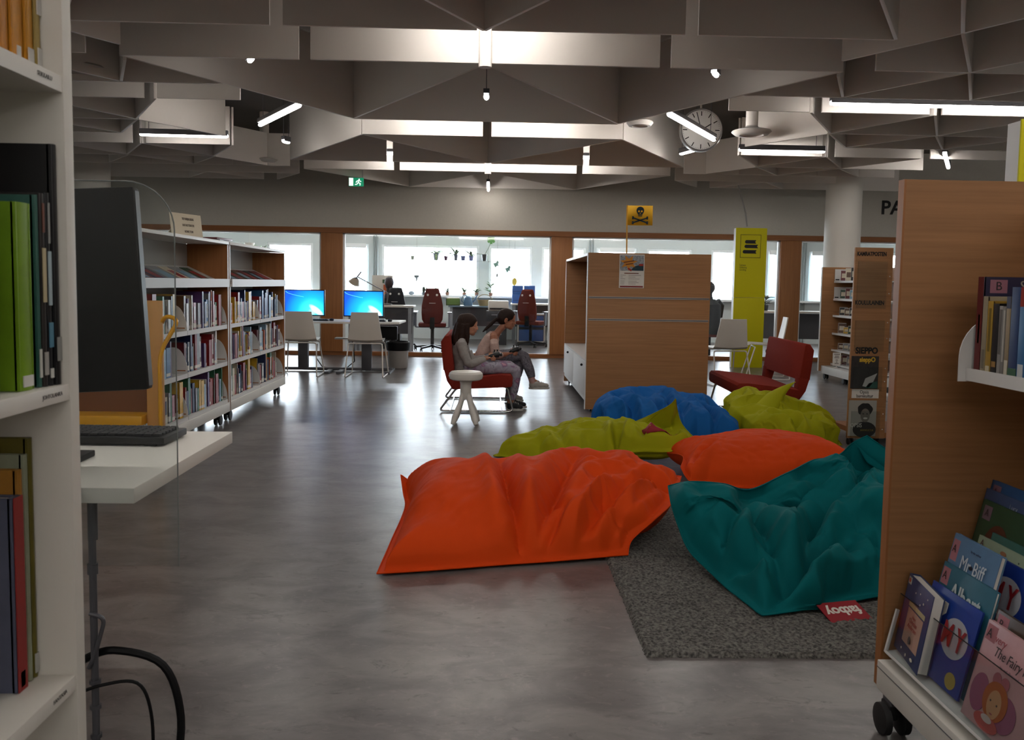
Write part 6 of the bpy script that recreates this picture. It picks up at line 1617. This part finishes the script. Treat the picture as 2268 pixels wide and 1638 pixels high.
def relax_cloth(T, slack, dist, seed, its=220):
    """Give the sheet more cloth than its shape needs, so that it buckles into folds round the wanted shape T."""
    rg = np.random.RandomState(seed)
    nu, nv, _ = T.shape
    nz = rg.randn(nu, nv, 3) * .012
    for _ in range(6):
        nz[1:-1, 1:-1] = (nz[1:-1, 1:-1] * 2 + nz[:-2, 1:-1] + nz[2:, 1:-1] + nz[1:-1, :-2] + nz[1:-1, 2:]) / 6
    X = T + nz * np.minimum(1, dist / .1)[..., None]
    k = np.where(dist < .03, .5, .006)[..., None]
    fam = []
    for du, dv, st, sl in ((1, 0, 1., 1.), (0, 1, 1., 1.), (1, 1, .5, 1.), (1, -1, .5, 1.), (2, 0, .30, .5), (0, 2, .30, .5), (4, 0, .12, .3), (0, 4, .12, .3)):
        def sl_(arr, a, b, du=du, dv=dv):
            if dv >= 0:
                A = arr[:nu - du, :nv - dv]; B = arr[du:, dv:]
            else:
                A = arr[:nu - du, -dv:]; B = arr[du:, :nv + dv]
            return A, B
        A, B = sl_(T, 0, 0)
        SA, SB = sl_(slack, 0, 0) if isinstance(slack, np.ndarray) else (slack, slack)
        fam.append((sl_, np.linalg.norm(B - A, axis=-1) * (1 + .5 * (SA + SB) * sl), st))
    for it in range(its):
        D = np.zeros_like(X); Cn = np.zeros((nu, nv, 1))
        for sl_, rest, st in fam:
            A, B = sl_(X, 0, 0)
            d = B - A; L = np.linalg.norm(d, axis=-1, keepdims=True)
            c = d * ((L - rest[..., None]) / np.maximum(L, 1e-6)) * (.5 * st)
            a, b_ = sl_(D, 0, 0); a += c; b_ -= c
            a, b_ = sl_(Cn, 0, 0); a += st; b_ += st
        X = X + 1.5 * D / np.maximum(Cn, 1) * 1.0
        X = X + k * (T - X)
        X[..., 2] = np.maximum(X[..., 2], .006)
    return X
def bean_bag(key, label, colour, seed, nu=112, nv=92):
    d = BAGS[key]
    c0, c2 = spline(d['e0'], nu), spline(d['e2'], nu)
    c3, c1 = spline(d['e3'], nv), spline(d['e1'], nv)
    u = np.linspace(0, 1, nu)[:, None, None]; v = np.linspace(0, 1, nv)[None, :, None]
    G = (1 - v) * c0[:, None] + v * c2[:, None] + (1 - u) * c3[None] + u * c1[None] - ((1 - u) * (1 - v) * c0[0] + u * (1 - v) * c0[-1] + (1 - u) * v * c2[0] + u * v * c2[-1])
    XY = G[..., :2]
    loop = np.vstack([c0[:, :2], c1[1:, :2], c2[::-1][1:, :2], c3[::-1][1:, :2]])
    dist, _ = seg_dist(XY, loop)
    # heights: inverse-distance blend of the measured heights, over the seam's own height
    H = np.array(d['h'])
    zb = G[..., 2]
    w = 1 / (np.linalg.norm(XY[..., None, :] - H[:, :2], axis=-1) ** 3 + .004)
    hh = (w * H[:, 2]).sum(-1) / w.sum(-1)
    for _ in range(12):
        hh[1:-1, 1:-1] = (hh[1:-1, 1:-1] * 2 + hh[:-2, 1:-1] + hh[2:, 1:-1] + hh[1:-1, :-2] + hh[1:-1, 2:]) / 6
    e = np.clip((dist - .028) / d.get('w', .24), 0, 1); e = np.sqrt(1 - (1 - e) ** 2.2)
    z = zb + np.maximum(hh - zb, -.05) * e
    for pl, amp, wd in d['c']:
        q, fr = seg_dist(XY, pl)
        tp = np.sin(np.clip(fr, 0.03, .97) * PI) ** .45
        g = np.exp(-(q / wd) ** 1.2) - .40 * np.exp(-((q - 2.4 * wd) / (1.2 * wd)) ** 2)
        z = z + d.get('k', 1.35) * amp * tp * g * np.minimum(1, e * 1.6)
    T = np.dstack([XY, np.maximum(z, .008)])
    # large folds on a coarse sheet first, then carried over to the fine one
    iu = np.linspace(0, nu - 1, d.get('nu', 30)).round().astype(int); iv = np.linspace(0, nv - 1, d.get('nv', 25)).round().astype(int)
    Tc = T[np.ix_(iu, iv)]; sx = d.get('sx', (-9, -8)); sf = d['s'] * np.clip((Tc[..., 0] - sx[0]) / (sx[1] - sx[0]), .12, 1)
    Dc = relax_cloth(Tc, sf, dist[np.ix_(iu, iv)], seed) - Tc
    fu, fv = np.arange(nu), np.arange(nv)
    D = np.stack([np.array([np.interp(fv, iv, r) for r in np.array([np.interp(fu, iu, col) for col in Dc[..., k].T]).T]) for k in range(3)], -1)
    for _ in range(d.get('sm', 3)):
        D[1:-1, 1:-1] = (D[1:-1, 1:-1] * 2 + D[:-2, 1:-1] + D[2:, 1:-1] + D[1:-1, :-2] + D[1:-1, 2:]) / 6
    X = T + D
    X[..., 2] = np.maximum(X[..., 2], .006)
    X = relax_cloth(X, .006, dist, seed + 50, 40)
    # twice as fine, with the sharp little creases of stiff coated nylon
    def twice(A):
        for ax in (0, 1):
            A = np.moveaxis(A, ax, 0); n = A.shape[0]; B_ = np.zeros((2 * n - 1,) + A.shape[1:])
            B_[::2] = A; B_[1::2] = (A[1:] + A[:-1]) / 2
            if n > 3: B_[3:-3:2] = (9 * (A[1:-2] + A[2:-1]) - A[:-3] - A[3:]) / 16
            A = np.moveaxis(B_, 0, ax)
        return A
    X = twice(X); dist = np.maximum(twice(dist), 0); zb = twice(zb); nu, nv = X.shape[:2]
    gu, gv = np.gradient(X, axis=0), np.gradient(X, axis=1)
    nr = np.cross(gu, gv); nr /= np.maximum(np.linalg.norm(nr, axis=-1, keepdims=True), 1e-9); nr *= np.sign(nr[..., 2:3] + 1e-9)
    msk = np.clip((dist - .03) / .08, 0, 1) * np.clip((X[..., 0] - sx[0]) / (sx[1] - sx[0]), .15, 1)
    dz = np.zeros((nu, nv))
    for i in range(nu):
        for j in range(nv):
            x, y, zz = X[i, j]
            w1 = mnoise.noise(Vector((x * 2.1 + seed * 7, y * 2.1, zz * 2))); w2 = mnoise.noise(Vector((x * 2.1, y * 2.1 + seed * 5, 3.3)))
            q = Vector((x + .12 * w1, (y + .12 * w2) * .8, seed * 3.7 + zz * .5))
            n1, n2 = mnoise.noise(q * 5.2), mnoise.noise(q * 9.5 + Vector((5, 1, 0)))
            dz[i, j] = .55 * (1 - min(1, abs(n1) * 2.2)) ** 3 * (1 if w1 > -.1 else .3) + .28 * (1 - min(1, abs(n2) * 2.2)) ** 3 * (1 if w2 > .0 else .15)
    X = X - nr * (dz * msk * d.get('cr', .016))[..., None]
    X[..., 2] = np.maximum(X[..., 2], .006)
    # base sheet: lies on the floor, rises to the seam at the rim
    f = np.exp(-np.maximum(dist - .0, 0) / .10)
    zl = np.minimum(zb * f + .004 * (1 - f), X[..., 2] - .004)
    Bt = np.dstack([X[..., :2], np.maximum(zl, .0025)])
    ctr = X.reshape(-1, 3).mean(0)
    base = Vector((float(ctr[0]), float(ctr[1]), 0.)); lift = .017 if key == 'teal' else 0.
    vs = [tuple(p - np.array(base)) for p in X.reshape(-1, 3)] + [tuple(p - np.array(base)) for p in Bt.reshape(-1, 3)]
    N = nu * nv; fs = []
    idx = lambda i, j: i * nv + j
    rim = lambda i, j: i in (0, nu - 1) or j in (0, nv - 1)
    low = lambda i, j: idx(i, j) if rim(i, j) else N + idx(i, j)
    for i in range(nu - 1):
        for j in range(nv - 1):
            fs.append((idx(i, j), idx(i + 1, j), idx(i + 1, j + 1), idx(i, j + 1)))
            fs.append((low(i, j), low(i, j + 1), low(i + 1, j + 1), low(i + 1, j)))
    me = bpy.data.meshes.new('bag'); me.from_pydata(vs, [], fs); me.validate(); me.update()
    bm = bmesh.new(); bm.from_mesh(me)
    bmesh.ops.delete(bm, geom=[q for q in bm.verts if not q.link_faces], context='VERTS')
    bmesh.ops.recalc_face_normals(bm, faces=bm.faces)
    for q in bm.faces: q.smooth = True
    bm.to_mesh(me); bm.free()
    t = thing('bean_bag', label, 'bean bag', (base.x, base.y, lift))
    o = bpy.data.objects.new('cover', me); COL.objects.link(o); o.parent = t
    me.materials.append(mat('bag_' + key.split('_')[0], colour, .75, bump=(900, .12, (1, 1, 1)), spec=.12))
    # stitched hem cord following the seam
    ring = [X[i, 0] for i in range(nu)] + [X[-1, j] for j in range(1, nv)] + [X[i, -1] for i in range(nu - 2, -1, -1)] + [X[0, j] for j in range(nv - 2, 0, -1)]
    b = MB(); b.tube([Vector(p) - base + Vector((0, 0, .001)) for p in ring[::2]], .0035, 5, closed=True)
    b.build('seam', _mats['bag_' + key.split('_')[0]], t)
    return t, X, base
bags = {}
for key, lb, col, sd in (('orange_front', 'big orange bean bag lying nearest on the open floor', '#d0430f', 1), ('teal', 'crumpled teal bean bag on the grey rug with a red brand tag', '#005f63', 2),
                         ('orange_back', 'plump orange bean bag behind the teal one', '#dc4716', 3), ('lime_left', 'lime bean bag with a raised corner and red label behind the nearest orange one', '#9a9a12', 4),
                         ('blue', 'crumpled blue bean bag against the middle bookcase', '#175a9c', 5), ('lime_right', 'lime bean bag with a pointed flap in front of the red lounge chair', '#a5a416', 6)):
    bags[key] = bean_bag(key, lb, col, sd)
# red tag of the teal bag and red label of the lime one
t, X, base = bags['teal']
tagm = mat('tag_red', '#8f1422', .7)
tg = MB(); TT = Matrix.Translation(Vector((1.302, 3.015, .013)) - base) @ Matrix.Rotation(math.radians(14), 4, 'Z') @ Matrix.Rotation(math.radians(18), 4, 'X')
tg.box((-.085, -.055, -.002), (.085, .05, .002), bev=.001, T=TT); tg = tg.build('brand_tag', tagm, t)
lt = lettering('fatboy', .062, M_PAPER, tg, (0, 0, 0), name='tag_lettering', sx=.9, bold=.002)
lt.matrix_local = TT @ Matrix.Translation((0, 0, .0022)) @ Matrix.Rotation(PI, 4, 'Z') @ Matrix.Diagonal((.9, 1, 1, 1))
t, X, base = bags['lime_left']
def on_bag(X, x, y):
    k = np.argmin((X[..., 0] - x) ** 2 + (X[..., 1] - y) ** 2); p = X.reshape(-1, 3)[k]
    return Vector(p)
tri = [Vector(c) for c in ((1.02, 5.63), (1.035, 5.53), (1.235, 5.52))]
b = MB(); n = 8; rowv = []
for i in range(n + 1):
    rowv.append([])
    for j in range(i + 1):
        c = tri[2] * (1 - i / n) + (tri[0] * (1 - j / i) + tri[1] * (j / i) if i else tri[2]) * (i / n)
        p = on_bag(X, c.x, c.y)
        rowv[i].append(b.bm.verts.new(Vector((c.x, c.y, p.z + .009)) - base))
for i in range(n):
    for j in range(i + 1):
        b.bm.faces.new((rowv[i][j], rowv[i + 1][j], rowv[i + 1][j + 1]))
        if j < i: b.bm.faces.new((rowv[i][j], rowv[i + 1][j + 1], rowv[i][j + 1]))
lb_ = b.build('red_label', tagm, t); lb_.modifiers.new('thick', 'SOLIDIFY').thickness = .003
# pointed corner of the right lime bag, folded up over its top
t, X, base = bags['lime_right']
b = MB(); rowv = []; n = 12; m_ = 8
for i in range(n + 1):
    u_ = i / n
    c = Vector((2.12, 6.62, 0)) * (1 - u_) ** 2 + Vector((2.24, 6.74, 0)) * 2 * u_ * (1 - u_) + Vector((2.46, 6.80, 0)) * u_ * u_
    c.z = on_bag(X, 2.12, 6.62).z * (1 - u_) + .452 * u_ + .02 * math.sin(u_ * PI) - .02 * (1 - u_)
    wd = .13 * (1 - u_ ** 1.3)
    rowv.append([b.bm.verts.new(c + Vector((.62, -.78, 0)) * wd * s_ - Vector((0, 0, .75 * wd * s_ * s_ * (1 if s_ > 0 else .6))) - base) for s_ in [2 * k / m_ - 1 for k in range(m_ + 1)]])
for i in range(n):
    for j in range(m_):
        b.bm.faces.new((rowv[i][j], rowv[i][j + 1], rowv[i + 1][j + 1], rowv[i + 1][j]))
fl_ = b.build('corner_flap', _mats['bag_lime'], t); fl_.modifiers.new('thick', 'SOLIDIFY').thickness = .006

# ------------------------------------------------------------------ rugs
def rug_mat():
    m = mat('rug_grey', '#57564f', .95)
    N, L = m.node_tree.nodes, m.node_tree.links; p = N['Principled BSDF']
    tc = N.new('ShaderNodeTexCoord'); n1 = N.new('ShaderNodeTexNoise'); n1.inputs['Scale'].default_value = 95; n1.inputs['Detail'].default_value = 3
    L.new(tc.outputs['Object'], n1.inputs['Vector'])
    r = N.new('ShaderNodeValToRGB'); r.color_ramp.elements[0].position = .36; r.color_ramp.elements[1].position = .66
    r.color_ramp.elements[0].color = lin('#343331'); r.color_ramp.elements[1].color = lin('#73716c')
    L.new(n1.outputs['Fac'], r.inputs['Fac']); L.new(r.outputs['Color'], p.inputs['Base Color'])
    bp = N.new('ShaderNodeBump'); bp.inputs['Strength'].default_value = .9; bp.inputs['Distance'].default_value = .006
    L.new(n1.outputs['Fac'], bp.inputs['Height']); L.new(bp.outputs['Normal'], p.inputs['Normal'])
    return m
M_RUG = rug_mat()
def rug(label, x0, x1, y0, y1, seed):
    """Loop-pile mat: fine grid with a tufted top and slightly ragged edge."""
    nx, ny = int((x1 - x0) / .012), int((y1 - y0) / .012)
    rg = np.random.RandomState(seed)
    xs, ys = np.linspace(x0, x1, nx), np.linspace(y0, y1, ny)
    xx, yy = np.meshgrid(xs, ys, indexing='ij')
    zz = .0125 + rg.rand(nx, ny) * .006
    xx = xx + rg.randn(nx, ny) * .002; yy = yy + rg.randn(nx, ny) * .002
    zz[0] = zz[-1] = .0005; zz[:, 0] = zz[:, -1] = .0005
    vs = np.dstack([xx - x0, yy - y0, zz]).reshape(-1, 3)
    i, j = np.meshgrid(np.arange(nx - 1), np.arange(ny - 1), indexing='ij')
    q = (i * ny + j).ravel()
    fs = np.c_[q, q + ny, q + ny + 1, q + 1]
    me = bpy.data.meshes.new('rug'); me.from_pydata(vs.tolist(), [], fs.tolist()); me.materials.append(M_RUG)
    o = bpy.data.objects.new('rug', me); COL.objects.link(o); o.location = (x0, y0, 0)
    return tag(o, label, 'rug')
rug('speckled grey rug under the teal bean bag', .52, 2.3, 2.68, 3.662, 1)
rug('second speckled grey rug behind the first, mostly under the bean bags', .52, 2.3, 3.668, 4.6, 2)
